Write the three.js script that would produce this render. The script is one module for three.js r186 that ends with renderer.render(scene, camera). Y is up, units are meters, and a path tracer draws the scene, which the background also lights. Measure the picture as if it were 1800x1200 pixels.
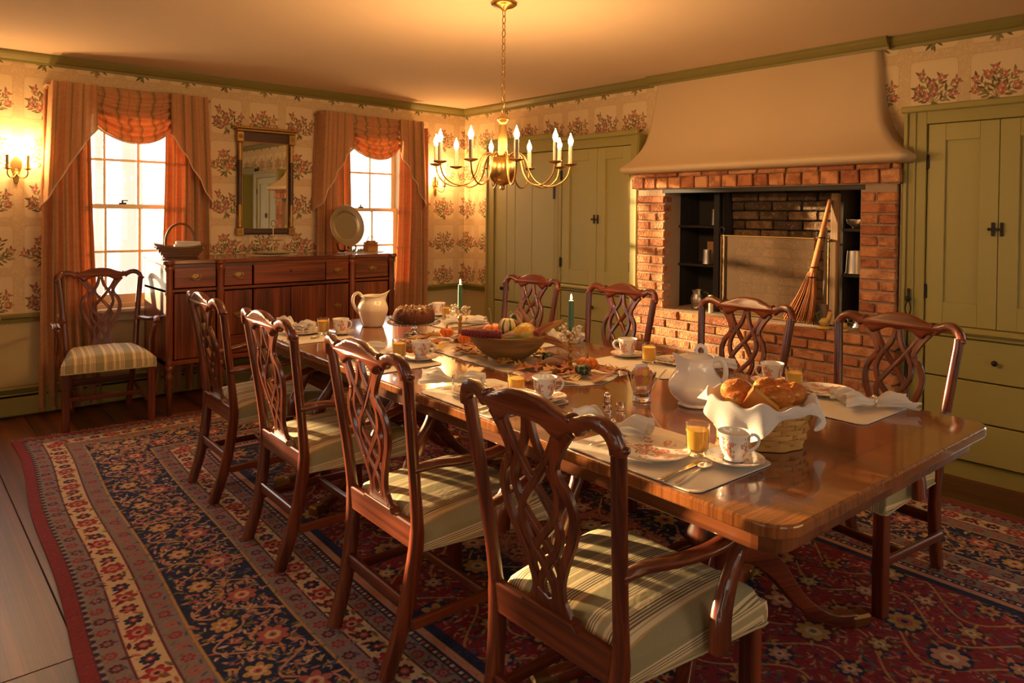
import * as THREE from 'three';
import { mergeGeometries, toCreasedNormals, mergeVertices } from 'three/addons/utils/BufferGeometryUtils.js';
import { ConvexGeometry } from 'three/addons/geometries/ConvexGeometry.js';
import { RoundedBoxGeometry } from 'three/addons/geometries/RoundedBoxGeometry.js';

// ---------------------------------------------------------------- camera, sky, sun, exposure
const scene = new THREE.Scene();
const renderer = new THREE.WebGLRenderer({ antialias: true });
renderer.toneMapping = THREE.LinearToneMapping;
renderer.toneMappingExposure = 2.2;
renderer.shadowMap.enabled = true;
const D2R = Math.PI / 180;
const camera = new THREE.PerspectiveCamera(2 * Math.atan(600 / 1254.3) / D2R, 1.5, 0.05, 200);
camera.position.set(-4.38, 1.362, 5.682);
{
  const yaw = 48.53 * D2R, pitch = -1.0 * D2R;
  camera.lookAt(camera.position.x + Math.cos(yaw) * Math.cos(pitch), camera.position.y + Math.sin(pitch), camera.position.z - Math.sin(yaw) * Math.cos(pitch));
  camera.rotateZ(0.56 * D2R);
  camera.setViewOffset(1800, 1200, 0, 201.4, 1800, 1200);
}
{ // pale late-afternoon haze, slightly warm towards the horizon
  const w = 64, h = 32, d = new Float32Array(w * h * 4);
  for (let y = 0; y < h; y++) for (let x = 0; x < w; x++) {
    const e = (y + 0.5) / h * 2 - 1, k = Math.max(0, e), i = (y * w + x) * 4;
    const b = 2.15;
    d[i] = b * (1.0 - 0.2 * k); d[i + 1] = b * (0.95 - 0.11 * k); d[i + 2] = b * (0.86 + 0.1 * k); d[i + 3] = 1;
  }
  const t = new THREE.DataTexture(d, w, h, THREE.RGBAFormat, THREE.FloatType);
  t.mapping = THREE.EquirectangularReflectionMapping; t.magFilter = t.minFilter = THREE.LinearFilter; t.needsUpdate = true;
  scene.background = t;
}
const sun = new THREE.DirectionalLight(new THREE.Color().setRGB(1.0, 0.68, 0.34), 12);
{
  const el = 6 * D2R, s = 0.315, n = Math.hypot(s, 1);
  const dir = new THREE.Vector3(s / n * Math.cos(el), -Math.sin(el), 1 / n * Math.cos(el));
  sun.target.position.set(-2.4, 0.8, 3.5);
  sun.position.copy(sun.target.position).addScaledVector(dir, -14);
  sun.castShadow = true; sun.shadow.radius = 2;
  const c = sun.shadow.camera; c.left = c.bottom = -6; c.right = c.top = 6; c.near = 1; c.far = 30; sun.shadow.mapSize.set(4096, 4096);
  sun.name = 'sun_light';
  scene.add(sun, sun.target);
}
const LAMP = new THREE.Color().setRGB(1.0, 0.56, 0.22);     // candle bulbs
const P_CHANDELIER = 0.17, P_SCONCE = 0.3;                 // candela of one bulb

// ---------------------------------------------------------------- helpers
let seed = 7;
const rnd = () => { seed = (seed * 1664525 + 1013904223) >>> 0; return seed / 4294967296; };
const rr = (a, b) => a + (b - a) * rnd();
const V = (x, y, z) => new THREE.Vector3(x, y, z);
const lerp = (a, b, t) => a + (b - a) * t;
const clamp = (x, a = 0, b = 1) => Math.min(b, Math.max(a, x));
const sm = (a, b, x) => { const t = clamp((x - a) / (b - a)); return t * t * (3 - 2 * t); };
const taken = {};
function numbered(n) { const k = taken[n] = (taken[n] ?? -1) + 1; return k ? n + '_' + String(k).padStart(3, '0') : n; }
function prep(g) { // non-indexed with position, normal, uv only
  g = g.index ? g.toNonIndexed() : g;
  for (const k of Object.keys(g.attributes)) if (!['position', 'normal', 'uv', 'color'].includes(k)) g.deleteAttribute(k);
  if (!g.attributes.normal) g.computeVertexNormals();
  if (!g.attributes.uv) g.setAttribute('uv', new THREE.BufferAttribute(new Float32Array(g.attributes.position.count * 2), 2));
  return g;
}
function merge(list) {
  if (!Array.isArray(list)) return list;
  if (list.length === 1) return list[0];
  const l = list.map(prep), col = l.some((g) => g.attributes.color);
  for (const g of l) if (col && !g.attributes.color) g.setAttribute('color', new THREE.BufferAttribute(new Float32Array(g.attributes.position.count * 3).fill(1), 3));
  return mergeGeometries(l);
}
function part(name, g, m, parent) {
  const o = new THREE.Mesh(merge(g), m); o.name = name; o.castShadow = o.receiveShadow = true; parent.add(o); return o;
}
function thing(name, label, category, pos = [0, 0, 0], turn = 0, group) {
  const o = new THREE.Group(); o.name = numbered(name); o.position.set(...pos); o.rotation.y = turn;
  o.userData = { label, category }; if (group) o.userData.group = group; scene.add(o); return o;
}
function single(name, g, m, label, category, pos = [0, 0, 0], turn = 0, group) {
  const o = part(numbered(name), g, m, scene); o.position.set(...pos); o.rotation.y = turn;
  o.userData = { label, category }; if (group) o.userData.group = group; return o;
}
function struct(name, g, m, parent) {
  const o = part(parent ? name : numbered(name), g, m, parent ?? scene); if (!parent) o.userData.kind = 'structure'; return o;
}
function structGroup(name) { const o = new THREE.Group(); o.name = name; o.userData.kind = 'structure'; scene.add(o); return o; }
function copyOf(o, label, pos, turn = 0, group) {
  const c = o.clone(); c.name = numbered(o.name.replace(/_\d{3}$/, '')); c.position.set(...pos); c.rotation.y = turn;
  c.userData = { label, category: o.userData.category }; const g = group ?? o.userData.group; if (g) c.userData.group = g; scene.add(c); return c;
}
// geometry: boxes
const bx = (w, h, d, x = 0, y = 0, z = 0) => new THREE.BoxGeometry(w, h, d).translate(x, y, z);
const span = (x0, x1, y0, y1, z0, z1) => bx(x1 - x0, y1 - y0, z1 - z0, (x0 + x1) / 2, (y0 + y1) / 2, (z0 + z1) / 2);
function cb(w, h, d, c = 0.004) { // chamfered box, 44 triangles
  const p = [], a = w / 2, b = h / 2, e = d / 2; c = Math.min(c, a * 0.9, b * 0.9, e * 0.9);
  for (const i of [-1, 1]) for (const j of [-1, 1]) for (const k of [-1, 1]) p.push(V(i * (a - c), j * (b - c), k * e), V(i * (a - c), j * b, k * (e - c)), V(i * a, j * (b - c), k * (e - c)));
  return new ConvexGeometry(p);
}
const cbx = (w, h, d, x = 0, y = 0, z = 0, c = 0.004) => cb(w, h, d, c).translate(x, y, z);
const cspan = (x0, x1, y0, y1, z0, z1, c = 0.004) => cbx(x1 - x0, y1 - y0, z1 - z0, (x0 + x1) / 2, (y0 + y1) / 2, (z0 + z1) / 2, c);
// box-projected uv in metres; grain axis 0/1/2 becomes v
function uvBox(g, grain = 1, s = 1, ou = 0, ov = 0) {
  g = prep(g); const p = g.attributes.position, uv = g.attributes.uv, a = V(), b = V(), c = V(), n = V();
  for (let i = 0; i < p.count; i += 3) {
    a.fromBufferAttribute(p, i); b.fromBufferAttribute(p, i + 1); c.fromBufferAttribute(p, i + 2);
    n.copy(b).sub(a).cross(c.clone().sub(a)); const m = [Math.abs(n.x), Math.abs(n.y), Math.abs(n.z)];
    const k = m[0] > m[1] ? (m[0] > m[2] ? 0 : 2) : (m[1] > m[2] ? 1 : 2);
    const o = [0, 1, 2].filter((q) => q !== k); let [u, v] = o; if (u === grain) [u, v] = [v, u];
    for (let j = 0; j < 3; j++) { const q = [p.getX(i + j), p.getY(i + j), p.getZ(i + j)]; uv.setXY(i + j, q[u] * s + ou + k * 0.37, q[v] * s + ov); }
  }
  return g;
}
const wood = (g, grain = 1) => uvBox(merge(g), grain, 1, rnd() * 3, rnd() * 3);
function smooth(g, angle = 0.7) { return toCreasedNormals(g.index ? g : mergeVertices(g), angle); }
const lathe = (pts, seg = 32) => new THREE.LatheGeometry(pts.map(([r, y]) => new THREE.Vector2(r, y)), seg);
function latheS(pts, seg = 32, n = 40) { // smooth lathe through control points
  const c = new THREE.CatmullRomCurve3(pts.map(([r, y]) => V(r, y, 0)), false, 'centripetal');
  return new THREE.LatheGeometry(c.getPoints(n).map((p) => new THREE.Vector2(Math.max(p.x, 0.0005), p.y)), seg);
}
const curve = (pts, closed = false) => new THREE.CatmullRomCurve3(pts.map((p) => V(...p)), closed, 'centripetal');
const tube = (pts, r, seg = 20, rs = 6, closed = false) => new THREE.TubeGeometry(curve(pts, closed), seg, r, rs, closed);
// sweep of a profile along a path: prof(t) gives [[a,b],...] across (side, up); up0 fixes the orientation
function sweep(pts, prof, seg = 24, up0 = V(0, 1, 0), raw = false) {
  const cv = raw ? null : curve(pts), pos = [], uv = [], idx = []; let n = 0, len = 0, last = null; const rings = [];
  for (let i = 0; i <= seg; i++) {
    const t = i / seg, c = cv.getPoint(t), T = cv.getTangent(t), S = V().crossVectors(T, up0).normalize(), U = V().crossVectors(S, T).normalize();
    if (last) len += c.distanceTo(last); last = c;
    const q = prof(t); n = q.length; const ring = []; let w = 0;
    q.forEach(([a, b], j) => { const P = c.clone().addScaledVector(S, a).addScaledVector(U, b); ring.push(P); pos.push(P.x, P.y, P.z); if (j) w += Math.hypot(a - q[j - 1][0], b - q[j - 1][1]); uv.push(w, len); });
    rings.push(ring);
  }
  for (let i = 0; i < seg; i++) for (let j = 0; j < n; j++) { const a = i * n + j, b = i * n + (j + 1) % n, c = a + n, d = b + n; idx.push(a, b, c, b, d, c); }
  for (const [e, flip] of [[0, false], [seg, true]]) {
    const m = V(); rings[e].forEach((p) => m.add(p)); m.multiplyScalar(1 / n); const k = pos.length / 3; pos.push(m.x, m.y, m.z); uv.push(0, 0);
    for (let j = 0; j < n; j++) { const a = e * n + j, b = e * n + (j + 1) % n; flip ? idx.push(k, a, b) : idx.push(k, b, a); }
  }
  const g = new THREE.BufferGeometry(); g.setAttribute('position', new THREE.Float32BufferAttribute(pos, 3)); g.setAttribute('uv', new THREE.Float32BufferAttribute(uv, 2)); g.setIndex(idx); g.computeVertexNormals();
  const vol = signedVol(g); if (vol < 0) { const a = g.index.array; for (let i = 0; i < a.length; i += 3) { const t = a[i]; a[i] = a[i + 1]; a[i + 1] = t; } g.computeVertexNormals(); }
  return g;
}
function signedVol(g) { const p = g.attributes.position, ix = g.index.array; let v = 0; const a = V(), b = V(), c = V(); for (let i = 0; i < ix.length; i += 3) { a.fromBufferAttribute(p, ix[i]); b.fromBufferAttribute(p, ix[i + 1]); c.fromBufferAttribute(p, ix[i + 2]); v += a.dot(b.cross(c)); } return v; }
const oval = (a, b, n = 10) => Array.from({ length: n }, (_, i) => [a * Math.cos(i / n * 2 * Math.PI), b * Math.sin(i / n * 2 * Math.PI)]);
const rrect = (a, b, c) => [[a - c, b], [a, b - c], [a, -b + c], [a - c, -b], [-a + c, -b], [-a, -b + c], [-a, b - c], [-a + c, b]];
function shapeOf(pts, holes = []) { const s = new THREE.Shape(pts.map(([x, y]) => new THREE.Vector2(x, y))); for (const h of holes) s.holes.push(new THREE.Path(h.map(([x, y]) => new THREE.Vector2(x, y)))); return s; }
function extrude(pts, depth, bevel = 0, holes = [], segs = 2) {
  const g = new THREE.ExtrudeGeometry(shapeOf(pts, holes), { depth: depth - 2 * bevel, bevelEnabled: bevel > 0, bevelThickness: bevel, bevelSize: bevel, bevelOffset: -bevel, bevelSegments: segs, curveSegments: 8, steps: 1 });
  return g.translate(0, 0, -depth / 2 + bevel);
}
function rrPts(w, d, r, n = 6) { const p = []; for (const [cx, cy, a0] of [[w / 2 - r, d / 2 - r, 0], [-w / 2 + r, d / 2 - r, 90], [-w / 2 + r, -d / 2 + r, 180], [w / 2 - r, -d / 2 + r, 270]]) for (let i = 0; i <= n; i++) { const a = (a0 + 90 * i / n) * D2R; p.push([cx + r * Math.cos(a), cy + r * Math.sin(a)]); } return p; }
// parametric sheet: f(u,v) -> [x,y,z]
function sheet(nu, nv, f, uvf) {
  const pos = [], uv = [], idx = [];
  for (let j = 0; j <= nv; j++) for (let i = 0; i <= nu; i++) { const u = i / nu, v = j / nv; pos.push(...f(u, v)); uv.push(...(uvf ? uvf(u, v) : [u, v])); }
  for (let j = 0; j < nv; j++) for (let i = 0; i < nu; i++) { const a = j * (nu + 1) + i, b = a + 1, c = a + nu + 1, d = c + 1; idx.push(a, b, c, b, d, c); }
  const g = new THREE.BufferGeometry(); g.setAttribute('position', new THREE.Float32BufferAttribute(pos, 3)); g.setAttribute('uv', new THREE.Float32BufferAttribute(uv, 2)); g.setIndex(idx); g.computeVertexNormals(); return g;
}
function warp(g, f) { g = g.clone(); const p = g.attributes.position, v = V(); for (let i = 0; i < p.count; i++) { v.fromBufferAttribute(p, i); f(v, i); p.setXYZ(i, v.x, v.y, v.z); } g.computeVertexNormals(); return g; }
const blob = (rx, ry, rz, x = 0, y = 0, z = 0, ws = 14, hs = 10) => new THREE.SphereGeometry(1, ws, hs).scale(rx, ry, rz).translate(x, y, z);
// periodic value noise
function hash(x, y, s) { let h = (x * 374761393 + y * 668265263 + s * 974634777) | 0; h = Math.imul(h ^ (h >>> 13), 1274126177); return ((h ^ (h >>> 16)) >>> 0) / 4294967296; }
function pn(x, y, px, py, s = 0) { const xi = Math.floor(x), yi = Math.floor(y), fx = x - xi, fy = y - yi, m = (a, b) => ((a % b) + b) % b; const u = fx * fx * (3 - 2 * fx), v = fy * fy * (3 - 2 * fy); const x0 = m(xi, px), x1 = m(xi + 1, px), y0 = m(yi, py), y1 = m(yi + 1, py); return lerp(lerp(hash(x0, y0, s), hash(x1, y0, s), u), lerp(hash(x0, y1, s), hash(x1, y1, s), u), v); }
function fbm(u, v, fx, fy, o = 4, s = 0) { let a = 0, w = 0.5, t = 0; for (let i = 0; i < o; i++) { a += w * pn(u * fx, v * fy, fx, fy, s + i); t += w; w *= 0.5; fx *= 2; fy *= 2; } return a / t; }
function tex(w, h, f, metres = [1, 1], srgb = true) {
  const d = new Uint8Array(w * h * 4);
  for (let y = 0; y < h; y++) for (let x = 0; x < w; x++) { const c = f((x + 0.5) / w, (y + 0.5) / h), i = (y * w + x) * 4; d[i] = clamp(c[0], 0, 255); d[i + 1] = clamp(c[1] ?? c[0], 0, 255); d[i + 2] = clamp(c[2] ?? c[0], 0, 255); d[i + 3] = 255; }
  const t = new THREE.DataTexture(d, w, h); return setup(t, metres, srgb);
}
function setup(t, metres, srgb = true) { t.wrapS = t.wrapT = THREE.RepeatWrapping; t.magFilter = THREE.LinearFilter; t.minFilter = THREE.LinearMipmapLinearFilter; t.generateMipmaps = true; t.anisotropy = 8; if (srgb) t.colorSpace = THREE.SRGBColorSpace; if (metres) t.repeat.set(1 / metres[0], 1 / metres[1]); t.needsUpdate = true; return t; }
function canvasTex(w, h, draw, metres) { const c = document.createElement('canvas'); c.width = w; c.height = h; const x = c.getContext('2d'); draw(x, w, h); const t = new THREE.CanvasTexture(c); return setup(t, metres); }
const mix3 = (a, b, t) => [lerp(a[0], b[0], t), lerp(a[1], b[1], t), lerp(a[2], b[2], t)];
const std = (color, rough = 0.6, o = {}) => new THREE.MeshStandardMaterial({ color, roughness: rough, ...o });
const phy = (color, rough = 0.5, o = {}) => new THREE.MeshPhysicalMaterial({ color, roughness: rough, ...o });

// ---------------------------------------------------------------- materials
function woodTex(lo, hi, fx = 14, fy = 2, contrast = 1, sd = 1, metres = [0.5, 1.6], w = 512, h = 512) {
  return tex(w, h, (u, v) => {
    const wv = u + 0.05 * (fbm(u, v, 3, 2, 3, sd) - 0.5);
    const band = fbm(wv, v, fx, fy, 4, sd + 9), fine = fbm(wv, v, 90, 5, 2, sd + 20);
    const t = clamp(0.5 + contrast * (1.5 * (band - 0.5) + 0.7 * (fine - 0.5)));
    return mix3(lo, hi, t);
  }, metres);
}
const fineNoise = tex(256, 256, (u, v) => [255 * fbm(u, v, 24, 24, 4, 5)], [0.25, 0.25], false);
const coarseNoise = tex(256, 256, (u, v) => [255 * fbm(u, v, 8, 8, 5, 15)], [0.6, 0.6], false);
const chairTex = woodTex([64, 24, 12], [136, 62, 30], 10, 2, 1.1, 3);
const sideTex = woodTex([70, 28, 12], [142, 70, 32], 8, 2, 1.2, 13);
const M = {};
M.chair = phy(0xffffff, 0.3, { map: chairTex, clearcoat: 0.6, clearcoatRoughness: 0.16 });
M.side = phy(0xffffff, 0.36, { map: sideTex, clearcoat: 0.5, clearcoatRoughness: 0.2 });
M.brass = std(new THREE.Color().setRGB(0.46, 0.28, 0.09), 0.3, { metalness: 1, roughnessMap: null });
M.brassOld = std(new THREE.Color().setRGB(0.40, 0.25, 0.09), 0.36, { metalness: 1 });
M.pewter = std(new THREE.Color().setRGB(0.44, 0.41, 0.37), 0.38, { metalness: 1, bumpMap: coarseNoise, bumpScale: 0.0006 });
M.silver = std(new THREE.Color().setRGB(0.80, 0.75, 0.66), 0.16, { metalness: 1 });
M.iron = std(new THREE.Color().setRGB(0.025, 0.022, 0.02), 0.55, { metalness: 0.5 });
M.china = phy(new THREE.Color().setRGB(0.74, 0.71, 0.66), 0.14, { clearcoat: 0.6, clearcoatRoughness: 0.05 });
M.glass = phy(0xffffff, 0.03, { transmission: 1, ior: 1.5, thickness: 0.003, specularIntensity: 1 });
M.pane = phy(0xffffff, 0.0, { transmission: 1, thickness: 0, ior: 1.45 });
M.juice = phy(new THREE.Color().setRGB(1.0, 0.60, 0.03), 1, { transmission: 0.25, thickness: 0 });
M.linen = phy(new THREE.Color().setRGB(0.80, 0.76, 0.69), 0.95, { bumpMap: fineNoise, bumpScale: 0.0006, transmission: 0.18, thickness: 0 });
const flameMat = (e) => new THREE.MeshStandardMaterial({ color: 0xfff1d0, emissive: LAMP, emissiveIntensity: e, roughness: 0.4 });
// ================================================================ ROOM SHELL
const RX0 = -5.6, RZ1 = 7.4, H = 2.4, WT = 0.22;
const WIN = [-3.067, -1.12, -4.30], WH = 0.405, WY0 = 0.665, WY1 = 2.12, RAIL = 0.645;
// wallpaper: bouquets on pale cartouches over a lace ground
function bouquet(x, cx, cy, s, kind) {
  const leafC = ['#7a6e44', '#8c7e50', '#6a6240', '#9c8c5e'], flC = [['#cc8f78', '#b2705c'], ['#d09a80', '#b87a64'], ['#c08a7c', '#a26a5e']][kind % 3];
  const leaf = (px, py, a, l) => { x.save(); x.translate(px, py); x.rotate(a); x.beginPath(); x.moveTo(0, 0); x.quadraticCurveTo(l * 0.5, -l * 0.3, l, 0); x.quadraticCurveTo(l * 0.5, l * 0.3, 0, 0); x.fillStyle = leafC[Math.floor(rnd() * 4)]; x.fill(); x.restore(); };
  const flower = (px, py, r) => { for (let k = 0; k < 6; k++) { const a = k / 6 * 6.283 + rnd(); x.beginPath(); x.ellipse(px + Math.cos(a) * r * 0.55, py + Math.sin(a) * r * 0.55, r * 0.5, r * 0.34, a, 0, 6.283); x.fillStyle = flC[k % 2]; x.fill(); } x.beginPath(); x.arc(px, py, r * 0.25, 0, 6.283); x.fillStyle = '#e3c184'; x.fill(); };
  const tips = []; const n = 7;
  for (let k = 0; k < n; k++) {
    const a = -Math.PI / 2 + (k - (n - 1) / 2) * (kind === 1 ? 0.42 : 0.37) + rr(-0.1, 0.1), L = s * (kind === 2 ? rr(0.55, 1.05) : rr(0.65, 0.95));
    const bx0 = cx, by0 = cy + s * 0.55, ex = bx0 + Math.cos(a) * L, ey = by0 + Math.sin(a) * L;
    x.strokeStyle = '#7a7a48'; x.lineWidth = s * 0.018; x.beginPath(); x.moveTo(bx0, by0); x.quadraticCurveTo(bx0 + (ex - bx0) * 0.25, ey + (by0 - ey) * 0.4, ex, ey); x.stroke();
    for (let q = 0.34; q < 1; q += 0.21) { const px = lerp(bx0, ex, q), py = lerp(by0, ey, q); leaf(px, py, a + rr(0.4, 1.0), s * rr(0.2, 0.29)); leaf(px, py, a - rr(0.4, 1.0), s * rr(0.2, 0.29)); }
    tips.push([ex, ey]);
  }
  for (let k = 0; k < n; k++) if (kind !== 1 || k % 2) flower(tips[k][0], tips[k][1], s * rr(0.11, 0.15));
  for (let k = 0; k < 2; k++) flower(cx + rr(-0.22, 0.22) * s, cy + rr(-0.1, 0.35) * s, s * rr(0.13, 0.17));
  for (let k = 0; k < 6; k++) leaf(cx + rr(-0.1, 0.1) * s, cy + 0.48 * s, rr(0.1, 3.0), s * rr(0.2, 0.32));
}
const paperTex = canvasTex(1024, 1024, (x, w, h) => {
  x.fillStyle = '#d6bd92'; x.fillRect(0, 0, w, h);
  for (let k = 0; k < 2600; k++) { x.strokeStyle = rnd() < 0.5 ? 'rgba(196,170,126,0.55)' : 'rgba(236,219,184,0.6)'; x.lineWidth = 3; x.beginPath(); const px = rnd() * w, py = rnd() * h, r = rr(5, 13), a = rnd() * 6; x.arc(px, py, r, a, a + rr(2, 5)); x.stroke(); }
  const cols = 2, rows = 2, cw = w / cols, ch = h / rows;
  for (let i = 0; i < cols; i++) for (let j = 0; j < rows; j++) {
    const cx = (i + 0.5) * cw, cy = (j + 0.5) * ch;
    x.beginPath(); x.roundRect(cx - cw * 0.40, cy - ch * 0.42, cw * 0.8, ch * 0.84, 46); x.fillStyle = '#e4cfa6'; x.fill(); x.strokeStyle = '#c4a878'; x.lineWidth = 4; x.stroke();
    x.beginPath(); x.roundRect(cx - cw * 0.375, cy - ch * 0.395, cw * 0.75, ch * 0.79, 40); x.strokeStyle = 'rgba(205,178,132,0.7)'; x.lineWidth = 2; x.stroke();
    bouquet(x, cx + rr(-8, 8), cy + 20, ch * 0.54, (i + 2 * j) % 3);
  }
}, [0.60, 0.66]);
paperTex.offset.set(0.17, 0.06);
M.paper = std(0xffffff, 0.9, { map: paperTex });
M.dado = std(new THREE.Color().setRGB(0.56, 0.46, 0.22), 0.7, { bumpMap: coarseNoise, bumpScale: 0.001 });
M.green = std(new THREE.Color().setRGB(0.32, 0.275, 0.07), 0.5, { bumpMap: fineNoise, bumpScale: 0.0004 });
M.greenDoor = std(new THREE.Color().setRGB(0.37, 0.325, 0.095), 0.48, { bumpMap: fineNoise, bumpScale: 0.0004 });
M.trimGreen = std(new THREE.Color().setRGB(0.225, 0.19, 0.045), 0.5);
M.cream = std(new THREE.Color().setRGB(0.62, 0.55, 0.36), 0.5);
M.plaster = std(new THREE.Color().setRGB(0.62, 0.47, 0.28), 0.95, { bumpMap: coarseNoise, bumpScale: 0.002 });
M.ceiling = std(new THREE.Color().setRGB(0.70, 0.54, 0.37), 0.95, { bumpMap: coarseNoise, bumpScale: 0.0015 });
function panelBoxes(a0, a1, y0, y1, holes, put) { // splits a wall rectangle around its openings
  const cuts = [...new Set([a0, a1, ...holes.flatMap((h) => [h[0], h[1]])])].filter((v) => v >= a0 && v <= a1).sort((p, q) => p - q), out = [];
  for (let i = 0; i + 1 < cuts.length; i++) {
    const m = (cuts[i] + cuts[i + 1]) / 2, hs = holes.filter((h) => m > h[0] && m < h[1]); let segs = [[y0, y1]];
    for (const h of hs) segs = segs.flatMap(([s, e]) => [[s, Math.min(e, h[2])], [Math.max(s, h[3]), e]].filter(([p, q]) => q - p > 1e-4));
    for (const [s, e] of segs) out.push(put(cuts[i], cuts[i + 1], s, e));
  }
  return out;
}
function wallUV(g, axis) { g = prep(merge(g)); const p = g.attributes.position, n = g.attributes.normal, uv = g.attributes.uv; for (let i = 0; i < p.count; i++) uv.setXY(i, (axis === 0 ? p.getX(i) : p.getZ(i)) + (Math.abs(axis === 0 ? n.getX(i) : n.getZ(i)) > 0.5 ? (axis === 0 ? p.getZ(i) : p.getX(i)) : 0), p.getY(i)); return g; }
function wall(name, axis, a0, a1, t0, t1, holes) {
  const put = axis === 0 ? (a, b, s, e) => span(a, b, s, e, t0, t1) : (a, b, s, e) => span(t0, t1, s, e, a, b);
  const w = struct(name, wallUV(panelBoxes(a0, a1, RAIL, H, holes, put), axis), M.paper);
  struct('dado', wallUV(panelBoxes(a0, a1, 0, RAIL, holes, put), axis), M.dado, w);
  return w;
}
wall('wall_back', 0, RX0 - WT, WT, -WT, 0, WIN.map((c) => [c - WH, c + WH, WY0, WY1]));
wall('wall_right', 1, 0, RZ1 + WT, 0, WT, [[2.56, 3.97, 0.68, 1.56], [5.34, 6.06, 0, 1.96]]);
const FILL_LWIN = [4.6], FILL_FWIN = [-4.4, -1.6];  // window openings out of view, added for more ambient daylight
wall('wall_left', 1, 0, RZ1 + WT, RX0 - WT, RX0, FILL_LWIN.map((c) => [c - WH, c + WH, WY0, WY1]));
wall('wall_front', 0, RX0, 0, RZ1, RZ1 + WT, FILL_FWIN.map((c) => [c - WH, c + WH, WY0, WY1]));
struct('ceiling', uvBox(span(RX0 - WT, WT, H, H + 0.15, -WT, RZ1 + WT), 0), M.ceiling);
{ // plank floor: wide boards, each its own piece
  const floor = structGroup('floor');
  part('subfloor', span(RX0 - WT, WT, -0.14, -0.03, -WT, RZ1 + WT), std(0x2a1a10, 0.9), floor);
  const vars = [0, 1, 2, 3].map((k) => phy(0xffffff, 0.42, { map: woodTex([74 - 4 * k, 34, 14], [120 - 6 * k, 62 - 3 * k, 26], 7, 1, 1.1, 40 + k, [0.27, 2.2]), clearcoat: 0.2, clearcoatRoughness: 0.3, bumpMap: coarseNoise, bumpScale: 0.0012 }));
  let x = RX0 - 0.1, k = 0;
  while (x < 0.15) {
    const w = rr(0.21, 0.29); let z = -0.15, first = true;
    while (z < RZ1 + 0.15) { const L = Math.min(first ? rr(2, 4.2) : rr(3, 4.5), RZ1 + 0.2 - z); part('plank', wood(cspan(x + 0.0015, x + w - 0.0015, -0.03, rr(-0.0012, 0), z + 0.001, z + L - 0.001, 0.002), 2), vars[k++ % 4], floor); z += L; first = false; }
    x += w;
  }
}
// crown moulding and chair rails
function profileRun(name, prof, axis, a0, a1, at, m = M.trimGreen) { // prof: [[out, y]...] outline, extruded along a wall
  const g = new THREE.ExtrudeGeometry(shapeOf(prof), { depth: a1 - a0, bevelEnabled: false });
  if (axis === 0) g.applyMatrix4(new THREE.Matrix4().makeBasis(V(0, 0, 1), V(0, 1, 0), V(1, 0, 0))).translate(a0, 0, at); // out -> +z, run -> +x
  else g.applyMatrix4(new THREE.Matrix4().makeBasis(V(-1, 0, 0), V(0, 1, 0), V(0, 0, 1))).translate(at, 0, a0);           // out -> -x, run -> +z
  { const ix = prep(g); const p = ix.attributes.position.array; for (let i = 0; i < p.length; i += 9) for (let j = 0; j < 3; j++) { const t = p[i + j]; p[i + j] = p[i + 3 + j]; p[i + 3 + j] = t; } ix.computeVertexNormals(); return struct(name, ix, m); }
}
const crown = [[0, 2.33], [0.012, 2.33], [0.016, 2.345], [0.03, 2.352], [0.045, 2.372], [0.052, 2.385], [0.052, 2.4], [0, 2.4]];
const rail = [[0, 0.615], [0.018, 0.617], [0.022, 0.64], [0.036, 0.652], [0.036, 0.668], [0.03, 0.675], [0, 0.675]];
profileRun('trim_1', crown, 0, RX0, 0, 0);
profileRun('trim_2', crown, 1, 0, 2.33, 0);
profileRun('trim_3', crown, 1, 2.33, 4.03, -0.045);
profileRun('trim_4', crown, 1, 4.03, RZ1, 0);
let tn = 5;
for (const [a, b] of [[RX0, WIN[2] - 0.47], [WIN[2] + 0.47, WIN[0] - 0.47], [WIN[0] + 0.47, WIN[1] - 0.47], [WIN[1] + 0.47, 0]]) profileRun('trim_' + tn++, rail, 0, a, b, 0);
profileRun('trim_' + tn++, rail, 1, 0, 0.52, 0);
profileRun('trim_' + tn++, rail, 1, 6.2, RZ1, 0);
for (const [n, g] of [['baseboard_right', span(-0.018, 0, 0, 0.15, 6.2, RZ1)], ['baseboard_left', span(RX0, RX0 + 0.018, 0, 0.15, 0, RZ1)], ['baseboard_front', span(RX0, 0, 0, 0.15, RZ1 - 0.018, RZ1)], ['baseboard_back', span(RX0, 0, 0, 0.14, 0, 0.016)]]) struct(n, g, M.green);
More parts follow.
